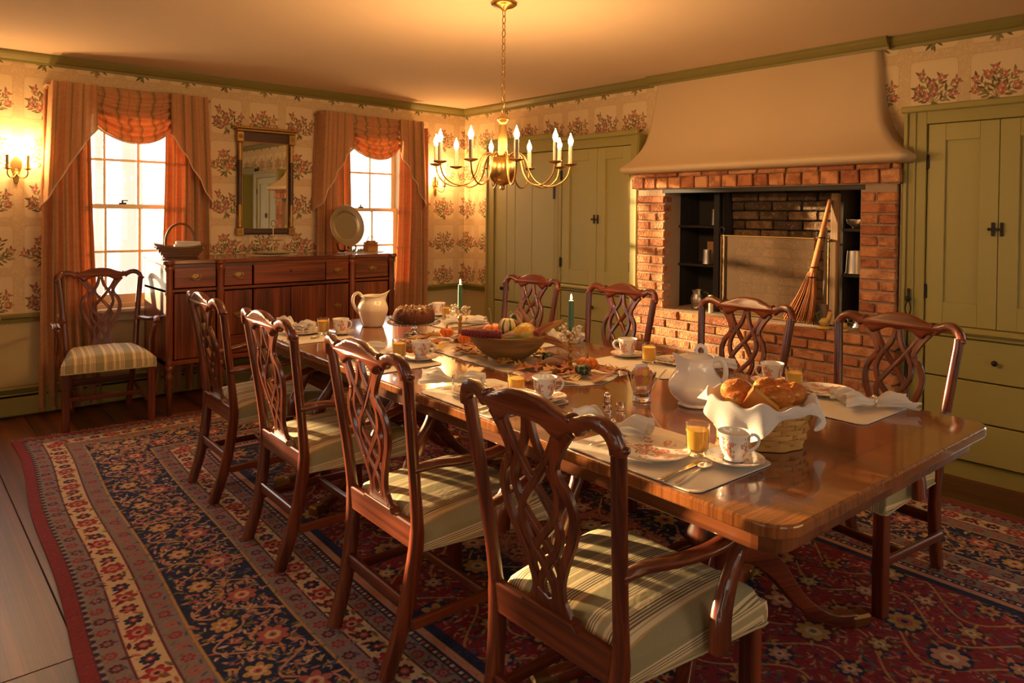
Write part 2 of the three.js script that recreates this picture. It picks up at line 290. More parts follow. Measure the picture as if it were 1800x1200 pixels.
// ---------------------------------------------------------------- windows
M.sash = std(new THREE.Color().setRGB(0.55, 0.50, 0.30), 0.45);
function buildWindow(n, x, z, turn) {
  const w = structGroup('window_' + n); w.position.set(x, 0, z); w.rotation.y = turn;
  part('frame', [span(-WH, -WH + 0.03, WY0, WY1, -0.2, 0), span(WH - 0.03, WH, WY0, WY1, -0.2, 0), span(-WH, WH, WY1 - 0.03, WY1, -0.2, 0), span(-WH, WH, WY0, WY0 + 0.03, -0.21, -0.03)], M.sash, w);
  part('casing', [cspan(-WH - 0.07, -WH + 0.005, WY0 - 0.02, WY1 + 0.07, 0, 0.018), cspan(WH - 0.005, WH + 0.07, WY0 - 0.02, WY1 + 0.07, 0, 0.018), cspan(-WH - 0.07, WH + 0.07, WY1 - 0.005, WY1 + 0.07, 0, 0.022)], M.sash, w);
  part('sill', [cspan(-WH - 0.09, WH + 0.09, WY0 - 0.03, WY0, -0.03, 0.05, 0.006), cspan(-WH - 0.07, WH + 0.07, WY0 - 0.09, WY0 - 0.03, 0, 0.018)], M.sash, w);
  const iw = WH - 0.03, midY = 1.392;
  for (const [name, y0, y1, z] of [['upper_sash', midY - 0.014, WY1 - 0.03, -0.125], ['lower_sash', WY0 + 0.03, midY + 0.016, -0.085]]) {
    const up = name === 'upper_sash', st = 0.042, tr = up ? 0.042 : 0.032, br = up ? 0.03 : 0.062, gx = iw - st, g0 = y0 + br, g1 = y1 - tr, gy = (g0 + g1) / 2, mw = 0.017;
    const bars = [span(-iw, -gx, y0, y1, z - 0.016, z + 0.016), span(gx, iw, y0, y1, z - 0.016, z + 0.016), span(-gx, gx, y0, g0, z - 0.016, z + 0.016), span(-gx, gx, g1, y1, z - 0.016, z + 0.016), span(-gx, gx, gy - mw / 2, gy + mw / 2, z - 0.012, z + 0.012)];
    for (const k of [-1, 1]) bars.push(span(k * gx / 3 - mw / 2, k * gx / 3 + mw / 2, g0, g1, z - 0.0115, z + 0.0115));
    const s = part(name, bars, M.sash, w);
    for (let i = 0; i < 3; i++) for (let j = 0; j < 2; j++) { const x0 = -gx + i * 2 * gx / 3, yy = j ? gy : g0; part('pane', new THREE.PlaneGeometry(2 * gx / 3 - mw, (g1 - g0) / 2 - mw / 2).translate(x0 + gx / 3, yy + (g1 - g0) / 4 + (j ? mw / 4 : -mw / 4), z), M.pane, s); }
  }
  part('sash_lock', [cbx(0.05, 0.012, 0.03, 0, midY + 0.022, -0.085), cbx(0.012, 0.02, 0.016, 0, midY + 0.036, -0.085), cbx(0.045, 0.007, 0.01, 0.014, midY + 0.043, -0.082)], M.iron, w);
  return w;
}
WIN.forEach((c, i) => buildWindow(i + 1, c, 0, 0));
FILL_LWIN.forEach((c, i) => buildWindow(i + 4, RX0, c, Math.PI / 2));   // unseen side and rear windows, added to let in fill daylight
FILL_FWIN.forEach((c, i) => buildWindow(i + 6, c, RZ1, Math.PI));
// ================================================================ CUPBOARDS AND DOORWAY (fireplace wall, local x runs along the wall, local z into the room)
const CUPX = -0.15;
function paneledDoor(p, x0, x1, y0, y1, z, hingeRight, latch, st = 0.085) {
  const d = part('door', [cspan(x0, x0 + st, y0, y1, z - 0.022, z, 0.002), cspan(x1 - st, x1, y0, y1, z - 0.022, z, 0.002), cspan(x0 + st, x1 - st, y1 - 0.09, y1, z - 0.022, z, 0.002), cspan(x0 + st, x1 - st, y0, y0 + 0.12, z - 0.022, z, 0.002)], M.greenDoor, p);
  part('panel', cspan(x0 + st - 0.005, x1 - st + 0.005, y0 + 0.11, y1 - 0.08, z - 0.02, z - 0.012, 0.001), M.greenDoor, d);
  const hx = hingeRight ? x1 + 0.006 : x0 - 0.006;
  for (const hy of [y1 - 0.2, y0 + 0.17]) part('hinge', [cbx(0.014, 0.075, 0.008, hx - 0.008, hy, z + 0.003, 0.002), cbx(0.014, 0.075, 0.008, hx + 0.008, hy, z + 0.003, 0.002), new THREE.CylinderGeometry(0.005, 0.005, 0.085, 8).translate(hx, hy, z + 0.007)], M.iron, d);
  if (latch) part('latch', [cbx(0.014, 0.07, 0.01, x1 - 0.02, latch, z + 0.005, 0.002), cbx(0.014, 0.07, 0.01, x1 + 0.018, latch, z + 0.005, 0.002), cbx(0.06, 0.012, 0.012, x1 - 0.005, latch, z + 0.012, 0.002), blob(0.008, 0.008, 0.008, x1 - 0.035, latch, z + 0.016, 8, 6)], M.iron, d);
  return d;
}
function drawers(p, x0, x1, ys, z, knobs) {
  for (let i = 0; i + 1 < ys.length; i++) {
    const d = part('drawer', cspan(x0 + 0.003, x1 - 0.003, ys[i + 1] + 0.004, ys[i] - 0.004, z - 0.02, z, 0.003), M.greenDoor, p);
    if (i < knobs) part('knob', [lathe([[0.004, 0], [0.006, 0.01], [0.013, 0.014], [0.015, 0.02], [0.011, 0.027], [0.0005, 0.029]], 14).rotateX(Math.PI / 2).translate((x0 + x1) / 2, (ys[i] + ys[i + 1]) / 2, z)], M.iron, d);
  }
}
function cupboard(label, z0, width, frames, build, top = 1.97) {
  const t = thing('built_in_cupboard', label, 'cupboard', [0, 0, z0], -Math.PI / 2), D = -CUPX;
  part('carcass', [span(0, width, 0, 0.09, 0.001, D - 0.03), span(0, width, 0.09, top - 0.06, 0.001, D - 0.05), span(0, 0.03, 0, top, 0.001, D - 0.012), span(width - 0.03, width, 0, top, 0.001, D - 0.012)], M.green, t);
  part('frame', frames(D), M.green, t);
  build(t, D - 0.001);
  return t;
}
const casing = (x0, x1, y0, y1, z) => [cspan(x0, x1, y0, y1, z - 0.03, z, 0.002)];
// far unit: tall boarded door above a panel
cupboard('olive green cupboard with a tall boarded door, nearest the corner behind the table', 0.535, 0.945, (D) => [
  ...casing(0, 0.115, 0, 2.03, D + 0.012), cspan(0.012, 0.03, 0, 2.03, D + 0.012, D + 0.022, 0.003), ...casing(0.115, 0.945, 1.9, 2.03, D + 0.012), cspan(0, 0.945, 2.0, 2.045, D + 0.0, D + 0.035, 0.006), ...casing(0.9, 0.945, 0, 1.9, D + 0.006)],
(t, z) => {
  const d = new THREE.Group(); d.name = 'door'; t.add(d);
  const xs = [0.12, 0.285, 0.40, 0.62, 0.895];
  for (let i = 0; i < 4; i++) part('board', cspan(xs[i] + 0.001, xs[i + 1] - 0.001, 0.58, 1.895, z - 0.022, z, 0.005), M.greenDoor, d);
  part('latch', [cbx(0.05, 0.03, 0.012, 0.235, 0.69, z + 0.006, 0.002), cbx(0.03, 0.05, 0.012, 0.31, 0.70, z + 0.006, 0.002), blob(0.01, 0.01, 0.012, 0.235, 0.69, z + 0.018, 8, 6)], M.iron, d);
  for (const y of [1.55]) part('hinge', [cbx(0.03, 0.11, 0.008, 0.898, y, z + 0.006, 0.002)], M.iron, d);
  drawers(t, 0.12, 0.895, [0.572, 0.3, 0.1], z, 0);
});
// middle unit
cupboard('olive green cupboard with paired panelled doors left of the brick fireplace', 1.482, 0.838, (D) => [
  ...casing(0, 0.03, 0, 1.98, D + 0.006), ...casing(0.765, 0.838, 0, 1.98, D + 0.012), ...casing(0.03, 0.765, 1.895, 1.98, D + 0.006), cspan(0, 0.838, 1.965, 2.005, D, D + 0.035, 0.006), cspan(0.815, 0.832, 0, 1.98, D + 0.012, D + 0.022, 0.003)],
(t, z) => {
  paneledDoor(t, 0.033, 0.417, 0.80, 1.89, z, false, 1.33);
  paneledDoor(t, 0.420, 0.762, 0.80, 1.89, z, true, 0);
  part('ledge', [cspan(0.025, 0.80, 0.765, 0.795, z - 0.03, z + 0.045, 0.01), cspan(0.03, 0.79, 0.745, 0.768, z - 0.03, z + 0.015, 0.004)], M.greenDoor, t);
  drawers(t, 0.033, 0.762, [0.742, 0.523, 0.308, 0.099], z, 1);
});
// near unit, right of the fireplace
cupboard('olive green cupboard with paired panelled doors and deep drawers right of the fireplace', 4.158, 0.9, (D) => [
  ...casing(0, 0.115, 0, 1.96, D + 0.014), ...casing(0.785, 0.9, 0, 1.96, D + 0.014), ...casing(0.115, 0.785, 1.87, 1.96, D + 0.014), cspan(-0.01, 0.91, 1.935, 1.97, D, D + 0.04, 0.006), cspan(0.004, 0.024, 0, 1.94, D + 0.014, D + 0.026, 0.003), cspan(0.05, 0.065, 0, 1.94, D + 0.014, D + 0.022, 0.003)],
(t, z) => {
  paneledDoor(t, 0.118, 0.447, 0.80, 1.867, z, false, 1.31);
  paneledDoor(t, 0.450, 0.782, 0.80, 1.867, z, true, 0);
  part('ledge', [cspan(0.10, 0.80, 0.765, 0.797, z - 0.03, z + 0.05, 0.01), cspan(0.11, 0.79, 0.742, 0.768, z - 0.03, z + 0.018, 0.004)], M.greenDoor, t);
  drawers(t, 0.118, 0.782, [0.740, 0.523, 0.308, 0.099], z, 1);
});
{ // doorway to the hall, seen in the mirror
  const d = structGroup('door_1');
  part('frame', [cspan(-0.03, 0.02, 0, 2.04, 5.25, 5.345), cspan(-0.03, 0.02, 0, 2.04, 6.055, 6.15), cspan(-0.03, 0.02, 1.955, 2.06, 5.25, 6.15), span(0.02, 0.22, 0, 1.96, 5.34, 5.355), span(0.02, 0.22, 0, 1.96, 6.045, 6.06)], M.green, d);
  const leaf = part('leaf', [cspan(0.2, 0.24, 0.01, 1.95, 5.62, 6.045)], M.greenDoor, d);
  part('knob', blob(0.025, 0.025, 0.025, 0.17, 0.95, 5.66), M.brass, leaf);
  struct('wall_hall', [span(WT, 1.6, -0.1, H, 5.0, 5.1), span(WT, 1.6, -0.1, H, 6.3, 6.4), span(WT, 1.6, H, H + 0.1, 5.0, 6.4), span(WT, 1.6, -0.1, -0.001, 5.0, 6.4)], M.cream);
}
// ================================================================ FIREPLACE
M.mortar = std(new THREE.Color().setRGB(0.40, 0.28, 0.18), 1, { bumpMap: fineNoise, bumpScale: 0.003 });
M.soot = std(new THREE.Color().setRGB(0.035, 0.028, 0.022), 0.95, { bumpMap: coarseNoise, bumpScale: 0.004 });
const brickMap = (c, sd) => tex(128, 128, (u, v) => { const n = fbm(u, v, 5, 5, 5, sd), k = fbm(u, v, 20, 20, 3, sd + 5); const q = mix3(c, [c[0] * 0.72, c[1] * 0.66, c[2] * 0.64], clamp((n - 0.42) * 2.6)); return k > 0.72 ? mix3(q, [196, 160, 128], 0.4) : q; }, [0.23, 0.23]);
const bricks = [[198, 134, 88], [210, 146, 98], [184, 116, 74], [214, 156, 110], [168, 102, 66], [202, 136, 84]].map((c, i) => std(0xffffff, 0.93, { map: brickMap(c, 60 + i), bumpMap: fineNoise, bumpScale: 0.004 }));
const sootBricks = [[96, 76, 54], [112, 88, 62], [80, 62, 45], [128, 100, 70]].map((c, i) => std(0xffffff, 0.95, { map: brickMap(c, 80 + i), bumpMap: fineNoise, bumpScale: 0.004 }));
const fp = thing('fireplace', 'wide brick fireplace with raised hearth and flared cream plaster hood', 'fireplace', [0, 0, 0]);
const brickCache = {};
function brick(y, z, x, h, w, dep = 0.06, mats = bricks, name = 'brick') { // face at world x, pointing -x
  const key = [Math.round(h * 500), Math.round(w * 200), mats === bricks].join();
  brickCache[key] ??= [0, 1].map(() => uvBox(warp(cb(dep, h, w, 0.006), (v) => { v.x += rr(-0.002, 0.002); v.y += rr(-0.0015, 0.0015); v.z += rr(-0.002, 0.002); }), 2, 1, rnd(), rnd()));
  const b = part(name, brickCache[key][rnd() < 0.5 ? 0 : 1], mats[Math.floor(rnd() * mats.length)], fp);
  b.position.set(x + dep / 2 + rr(-0.003, 0.003), y, z); b.rotation.set(rr(-0.008, 0.008), rr(-0.012, 0.012), 0); return b;
}
const FX = -0.2;
{
  const P = 0.0625;
  // mortar bodies
  part('mortar', [span(FX + 0.012, 0, 0.70, 1.63, 2.352, 2.585), span(FX + 0.012, 0, 0.70, 1.63, 3.945, 4.138), span(FX + 0.004, 0, 1.552, 1.66, 2.325, 4.155), span(-0.238, 0, 0.0, 0.70, 2.345, 4.145)], M.mortar, fp);
  // piers
  for (const [z0, z1, alt] of [[2.345, 2.59, 0], [3.945, 4.145, 1]]) for (let r = 0; r < 14; r++) {
    const y = 0.73 + r * P - 0.0, w = z1 - z0; if (y + P / 2 > 1.57) break;
    if ((r + alt) % 2) { const c = w * rr(0.42, 0.58); brick(y, z0 + c / 2, FX, P - 0.01, c - 0.009, 0.09); brick(y, z0 + (c + w) / 2, FX, P - 0.01, w - c - 0.009, 0.09); }
    else if (w > 0.22 && r % 4 === 2) { brick(y, z0 + w * 0.36, FX, P - 0.01, w * 0.72 - 0.01, 0.09); brick(y, z0 + w * 0.86, FX, P - 0.01, w * 0.28 - 0.009, 0.09); }
    else brick(y, (z0 + z1) / 2, FX, P - 0.01, w - 0.008, 0.1);
  }
  // header course over the opening
  let z = 2.3; while (z < 4.15) { const w = Math.min(rr(0.10, 0.118), 4.165 - z); brick(1.596, z + w / 2, FX - 0.02, 0.076, w - 0.009, 0.055); z += w; }
  z = 2.31; while (z < 4.14) { const w = Math.min(rr(0.18, 0.22), 4.16 - z); brick(1.652, z + w / 2, FX - 0.012, 0.03, w - 0.009, 0.045); z += w; }
  // raised hearth, courses stepping back slightly downwards
  for (let r = 0; r < 11; r++) { let zz = 2.33 - (r % 2) * 0.0, k = 0; const y = 0.672 - r * 0.0655, xf = -0.262 + Math.min(r, 3) * 0.006; while (zz < 4.15) { const w = Math.min(k === 0 && r % 2 ? 0.11 : rr(0.19, 0.225), 4.168 - zz); if (w > 0.03) brick(y, zz + w / 2, xf, 0.0655 - (r === 1 || r === 2 ? 0.016 : 0.0105), w - 0.009, 0.12); zz += w; k++; } }
  part('hearth_slab', [span(-0.225, 0.34, 0.66, 0.702, 2.4, 4.1)], M.mortar, fp);
  // niche lining, iron lintel, soot-black firebox with brick back
  part('firebox', [span(0.26, 0.34, 0.66, 1.62, 2.5, 4.03), span(FX + 0.05, 0.3, 0.66, 1.62, 2.5, 2.572), span(FX + 0.05, 0.3, 0.66, 1.62, 3.958, 4.03), span(FX + 0.03, 0.34, 1.545, 1.62, 2.5, 4.03), span(0.0, 0.27, 0.7, 1.55, 2.90, 2.945), span(0.0, 0.27, 0.7, 1.55, 3.735, 3.765)], M.soot, fp);
  for (let r = 0; r < 13; r++) { let zz = 2.95, k = 0; while (zz < 3.735) { const w = Math.min(k === 0 && r % 2 ? 0.1 : 0.205, 3.735 - zz); if (w > 0.03) brick(0.735 + r * 0.0635, zz + w / 2, 0.20 - 0.12 * sm(0, 12, r), 0.054, w - 0.008, 0.09, sootBricks, 'firebrick'); zz += w; k++; } }
  part('firebox_mortar', warp(bx(0.06, 0.84, 0.79, 0.27, 1.12, 3.342), (v) => { v.x -= 0.12 * sm(0.72, 1.5, v.y); }), std(new THREE.Color().setRGB(0.1, 0.075, 0.05), 1), fp);
  part('lintel', [cspan(FX + 0.01, FX + 0.06, 1.522, 1.553, 2.56, 3.97, 0.003)], M.iron, fp);
  for (const [z0, z1] of [[2.575, 2.90], [3.767, 3.956]]) for (const y of [1.29, 1.015]) part('shelf', wood(cspan(-0.02, 0.25, y - 0.012, y + 0.006, z0, z1, 0.003), 2), std(0x1d140e, 0.7), fp);
  part('iron_post', [cspan(-0.05, -0.02, 0.70, 1.53, 2.895, 2.94, 0.003), tube([[-0.05, 1.24, 2.955], [-0.06, 1.27, 2.95], [-0.06, 1.29, 2.965], [-0.055, 1.28, 2.985], [-0.055, 1.24, 2.975]], 0.007, 16, 6)], M.iron, fp);
  part('wooden_post', wood(cspan(-0.06, -0.025, 0.70, 1.51, 3.715, 3.762, 0.004), 1), std(0xffffff, 0.8, { map: woodTex([96, 72, 48], [140, 108, 72], 8, 2, 1, 90) }), fp);
  // flared plaster hood
  const rings = [], NT = 30, ring = (x, z0, z1, y, r) => { const o = [[0.0, y, z0]]; for (let i = 0; i <= 5; i++) { const a = i / 5 * Math.PI / 2; o.push([x + r - r * Math.sin(a), y, z0 + r - r * Math.cos(a)]); } for (let i = 0; i <= 5; i++) { const a = i / 5 * Math.PI / 2; o.push([x + r - r * Math.cos(a), y, z1 - r + r * Math.sin(a)]); } o.push([0.0, y, z1]); return o; };
  for (let i = 0; i <= NT; i++) { const t = i / NT, y = lerp(2.34, 1.712, t); rings.push(ring(-0.05 - 0.085 * t - 0.18 * Math.pow(t, 5.5), 2.385 - 0.05 * t - 0.075 * Math.pow(t, 5), 3.975 + 0.06 * t + 0.185 * Math.pow(t, 5.5), y, 0.04)); }
  for (const [dx, dy] of [[0.006, 0.012], [0.006, 0.024], [-0.004, 0.036], [-0.022, 0.044], [-0.05, 0.047]]) rings.push(ring(-0.315 - dx, 2.26 - dx * 0.8, 4.22 + dx * 0.8, 1.712 - dy, 0.04));
  const n = rings[0].length, pos = rings.flat(2), idx = [], uv = rings.flatMap((r) => r.map((p) => [p[2], p[1]])).flat();
  for (let i = 0; i + 1 < rings.length; i++) for (let j = 0; j + 1 < n; j++) { const a = i * n + j; idx.push(a, a + n, a + 1, a + 1, a + n, a + n + 1); }
  const L = (rings.length - 1) * n; for (let j = 1; j + 1 < n; j++) idx.push(L, L + j + 1, L + j);
  const hg = new THREE.BufferGeometry(); hg.setAttribute('position', new THREE.Float32BufferAttribute(pos, 3)); hg.setAttribute('uv', new THREE.Float32BufferAttribute(uv, 2)); hg.setIndex(idx); hg.computeVertexNormals();
  part('hood', hg, M.plaster, fp);
  part('edge_trim', [cspan(-0.165, 0, 0, 1.62, 2.322, 2.343, 0.003), cspan(-0.165, 0, 0, 1.62, 4.147, 4.157, 0.003)], M.cream, fp);
}
// ================================================================ RUG
const TC = [-2.425, 3.513], TROT = -2.02 * D2R;
const tl = (lx, y, lz) => { const c = Math.cos(TROT), s = Math.sin(TROT); return [TC[0] + lx * c + lz * s, y, TC[1] - lx * s + lz * c]; };
const RUGW = 3.45, RUGL = 5.9;
const rugTex = canvasTex(1200, 2048, (x, w, h) => {
  const px = w / RUGW, py = h / RUGL, C = { red: '#932c36', navy: '#1a2244', cream: '#c4aa84', grey: '#80706c', gold: '#b0884e', rose: '#a85a50', blue: '#46506c', plum: '#521c2c', olive: '#6a643e', pink: '#b98268' };
  const rect = (m, c) => { x.fillStyle = c; x.fillRect(m * px, m * py, w - 2 * m * px, h - 2 * m * py); };
  const flower = (cx, cy, r, cs) => { const n = 6 + Math.floor(rnd() * 3); x.fillStyle = cs[0]; for (let k = 0; k < n; k++) { const a = k / n * 6.283; x.beginPath(); x.ellipse(cx + Math.cos(a) * r * 0.62, cy + Math.sin(a) * r * 0.62, r * 0.42, r * 0.3, a, 0, 6.283); x.fill(); } x.fillStyle = cs[1]; x.beginPath(); x.arc(cx, cy, r * 0.48, 0, 6.283); x.fill(); x.fillStyle = cs[2]; x.beginPath(); x.arc(cx, cy, r * 0.2, 0, 6.283); x.fill(); };
  const leaf = (cx, cy, a, l, c) => { x.save(); x.translate(cx, cy); x.rotate(a); x.fillStyle = c; x.beginPath(); x.moveTo(0, 0); x.quadraticCurveTo(l * 0.5, -l * 0.32, l, 0); x.quadraticCurveTo(l * 0.5, l * 0.32, 0, 0); x.fill(); x.restore(); };
  const vine = (x0, y0, x1, y1, c, amp, n) => { x.strokeStyle = c; x.lineWidth = 3; x.beginPath(); for (let i = 0; i <= 700; i++) { const t = i / 700, dx = x1 - x0, dy = y1 - y0, L = Math.hypot(dx, dy), o = amp * Math.sin(t * n * Math.PI * 2); x[i ? 'lineTo' : 'moveTo'](x0 + dx * t - dy / L * o, y0 + dy * t + dx / L * o); } x.stroke(); };
  // run a motif along all four sides at inset m (metres) with a step
  const along = (m, step, f) => { const X0 = m * px, X1 = w - m * px, Y0 = m * py, Y1 = h - m * py; const nx = Math.round((X1 - X0) / (step * px)), ny = Math.round((Y1 - Y0) / (step * py)); for (let i = 0; i < nx; i++) { f(X0 + (i + 0.5) * (X1 - X0) / nx, Y0, 0, i); f(X0 + (i + 0.5) * (X1 - X0) / nx, Y1, 0, i); } for (let i = 0; i < ny; i++) { f(X0, Y0 + (i + 0.5) * (Y1 - Y0) / ny, 1, i); f(X1, Y0 + (i + 0.5) * (Y1 - Y0) / ny, 1, i); } };
  const bands = [[0, '#7c2a2e'], [0.045, C.plum], [0.058, C.grey], [0.125, C.plum], [0.131, C.cream], [0.225, C.plum], [0.231, C.grey], [0.305, C.gold], [0.315, C.navy], [0.60, C.gold], [0.61, C.grey], [0.68, C.plum], [0.686, C.cream], [0.77, C.plum], [0.776, C.grey], [0.835, C.navy], [0.865, C.pink], [0.895, C.navy]];
  for (const [m, c] of bands) rect(m, c);
  for (const [m, st, cs] of [[0.091, 0.075, [C.red, C.plum]], [0.268, 0.075, [C.red, C.rose]], [0.645, 0.07, [C.red, C.plum]], [0.806, 0.06, [C.red, C.plum]]]) along(m, st, (cx, cy, d, i) => { flower(cx + rr(-2, 2), cy + rr(-2, 2), 7.5, [i % 2 ? cs[0] : cs[1], C.grey, cs[0]]); leaf(cx + 9, cy + 8, rnd() * 6, 10, C.blue); leaf(cx - 9, cy - 8, rnd() * 6, 10, C.olive); x.fillStyle = '#8a7568'; x.fillRect(cx + rr(-14, 14), cy + rr(-8, 8), 4, 4); });
  for (const [m, st] of [[0.178, 0.085], [0.728, 0.08]]) { along(m, st, (cx, cy, d, i) => { const q = i % 3; flower(cx, cy, q ? 10 : 14, [[C.red, C.pink, C.plum], [C.plum, C.rose, C.gold], [C.navy, C.red, C.cream]][q]); leaf(cx + (d ? 10 : 16), cy + (d ? 14 : 8), rnd() * 6, 15, C.olive); leaf(cx - (d ? 12 : 16), cy - (d ? 14 : 8), rnd() * 6, 15, C.plum); leaf(cx + rr(-14, 14), cy + rr(-12, 12), rnd() * 6, 13, C.rose); }); }
  along(0.85, 0.022, (cx, cy, d, i) => { x.fillStyle = i % 2 ? C.cream : C.rose; x.fillRect(cx - 3, cy - 3, 5, 5); });
  along(0.054, 0.02, (cx, cy, d, i) => { x.fillStyle = i % 2 ? '#8d8474' : C.navy; x.fillRect(cx - 2, cy - 3, 5, 5); });
  // main navy border
  for (let k = 0; k < 16000; k++) { const side = rnd() < 0.64 ? 1 : 0, m = rr(0.33, 0.585); const cx = side ? (rnd() < 0.5 ? m * px : w - m * px) : rr(0.33 * px, w - 0.33 * px), cy = side ? rr(0.33 * py, h - 0.33 * py) : (rnd() < 0.5 ? m * py : h - m * py); leaf(cx, cy, rnd() * 6.28, rr(7, 15), [C.pink, C.gold, C.rose, C.navy, C.olive, C.cream, C.pink, C.blue][Math.floor(rnd() * 8)]); }
  for (const s of [0.40, 0.51]) { vine(s * px, 0.4 * py, s * px, h - 0.4 * py, C.pink, 22, 22); vine(w - s * px, 0.4 * py, w - s * px, h - 0.4 * py, C.pink, 22, 22); vine(0.4 * px, s * py, w - 0.4 * px, s * py, C.pink, 20, 12); vine(0.4 * px, h - s * py, w - 0.4 * px, h - s * py, C.pink, 20, 12); }
  along(0.457, 0.15, (cx, cy0, d, i) => { const cy = d ? cy0 : cy0 + (i % 2 ? 18 : -18); if (d) cx += i % 2 ? 18 : -18; x.fillStyle = C.navy; x.beginPath(); x.arc(cx, cy, 19, 0, 6.283); x.fill(); flower(cx, cy, i % 2 ? 18 : 15, i % 2 ? [C.rose, C.cream, C.red] : [C.gold, C.red, C.navy]); flower(cx, cy, 9, [C.cream, C.rose, C.plum]); for (let k = 0; k < 8; k++) leaf(cx + Math.cos(k * 0.785) * 20, cy + Math.sin(k * 0.785) * 18, k * 0.785, 13, [C.pink, C.olive, C.gold][k % 3]); });
  // field: red with navy corners, gold and rose scrolls
  const F = 0.93, fx0 = F * px, fy0 = F * py, fw = w - 2 * fx0, fh = h - 2 * fy0;
  x.fillStyle = '#84202a'; x.fillRect(fx0, fy0, fw, fh);
  x.fillStyle = C.navy; for (const [sx, sy] of [[0, 0], [1, 0], [0, 1], [1, 1]]) { x.beginPath(); const ox = fx0 + sx * fw, oy = fy0 + sy * fh, ax = sx ? -1 : 1, ay = sy ? -1 : 1; x.moveTo(ox, oy); x.lineTo(ox + ax * fw * 0.34, oy); x.quadraticCurveTo(ox + ax * fw * 0.2, oy + ay * fh * 0.04, ox + ax * fw * 0.16, oy + ay * fh * 0.1); x.quadraticCurveTo(ox + ax * fw * 0.06, oy + ay * fh * 0.12, ox, oy + ay * fh * 0.2); x.fill(); }
  x.fillStyle = C.navy; x.beginPath(); x.ellipse(w / 2, h / 2, fw * 0.3, fh * 0.2, 0, 0, 6.283); x.fill(); x.fillStyle = C.rose; x.beginPath(); x.ellipse(w / 2, h / 2, fw * 0.2, fh * 0.13, 0, 0, 6.283); x.fill();
  x.save(); x.beginPath(); x.rect(fx0, fy0, fw, fh); x.clip();
  for (let k = 0; k < 15000; k++) leaf(fx0 + rnd() * fw, fy0 + rnd() * fh, rnd() * 6.28, rr(6, 13), [C.gold, C.rose, C.navy, C.olive, C.red, C.pink, C.plum, C.blue][Math.floor(rnd() * 8)]);
  for (let i = 0; i < 9; i++) { vine(fx0 + (i + 0.5) / 9 * fw, fy0, fx0 + (i + 0.5) / 9 * fw, fy0 + fh, C.gold, 34, 9); }
  for (let i = 0; i < 8; i++) for (let j = 0; j < 24; j++) { const cx = fx0 + (i + 0.5 + (j % 2 ? 0.25 : -0.25)) / 8 * fw, cy = fy0 + (j + 0.5) / 24 * fh, r = (i + j) % 3 ? 12 : 19; x.fillStyle = (i + j) % 2 ? C.plum : C.navy; x.beginPath(); x.ellipse(cx, cy, r * 1.3, r * 1.15, 0, 0, 6.283); x.fill(); flower(cx, cy, r, [[C.gold, C.rose, C.navy], [C.pink, C.cream, C.red], [C.gold, C.cream, C.olive]][(i + 2 * j) % 3]); for (let k = 0; k < 7; k++) leaf(cx + Math.cos(k * 0.9) * r, cy + Math.sin(k * 0.9) * r, k * 0.9, 13, [C.gold, C.olive, C.rose][k % 3]); }
  x.restore();
  for (let k = 0; k < 26000; k++) { x.fillStyle = rnd() < 0.6 ? 'rgba(20,14,14,0.16)' : 'rgba(220,200,170,0.12)'; x.fillRect(rnd() * w, rnd() * h, rr(1, 4), rr(1, 3)); }
}, null);
{
  const rug = thing('persian_rug', 'large red and navy Persian rug with floral borders under the dining table', 'rug', tl(0.215, 0, 0.15), TROT);
  const wob = (v) => 0.018 * Math.sin(v * 9 + 1) + 0.012 * Math.sin(v * 23), NU = 40, NV = 90, T = 0.009;
  const P = (u, v) => [(u - 0.5) * RUGW + wob(v) * (u < 0.5 ? 1 - 2 * u : 2 * u - 1) * (u < 0.5 ? 1 : -1), T, (v - 0.5) * RUGL + 0.01 * Math.sin(u * 14)];
  const top = sheet(NU, NV, P, (u, v) => [u, 1 - v]); { const a = top.index.array; for (let i = 0; i < a.length; i += 3) { const t = a[i]; a[i] = a[i + 1]; a[i + 1] = t; } top.computeVertexNormals(); }
  const edge = [], rim = []; for (let i = 0; i < NV; i++) rim.push([0, i / NV]); for (let i = 0; i < NU; i++) rim.push([i / NU, 1]); for (let i = NV; i > 0; i--) rim.push([1, i / NV]); for (let i = NU; i > 0; i--) rim.push([i / NU, 0]);
  const e = sheet(rim.length, 1, (u, v) => { const [a, b] = rim[Math.round(u * rim.length) % rim.length], q = P(a, b); return [q[0], v ? 0.0005 : q[1], q[2]]; }, (u, v) => { const [a, b] = rim[Math.round(u * rim.length) % rim.length]; return [a, 1 - b]; });
  const rugMat = std(0xffffff, 1, { map: rugTex, side: THREE.DoubleSide }); rugMat.bumpMap = fineNoise.clone(); rugMat.bumpMap.repeat.set(14, 24); rugMat.bumpMap.needsUpdate = true; rugMat.bumpScale = 0.004;
  part('pile', [top, e], rugMat, rug);
  const fr = []; for (const s of [-1, 1]) for (let i = 0; i < 300; i++) { const u = (i + rnd()) / 300, q = P(u, s < 0 ? 0 : 1), l = rr(0.035, 0.07); fr.push(bx(0.004, 0.003, l, 0, 0, 0).rotateY(rr(-0.5, 0.5)).translate(q[0], 0.004, q[2] + s * l * 0.42)); }
  const f = part('fringe', fr, std(new THREE.Color().setRGB(0.32, 0.21, 0.11), 1), rug); f.userData.kind = 'stuff';
}
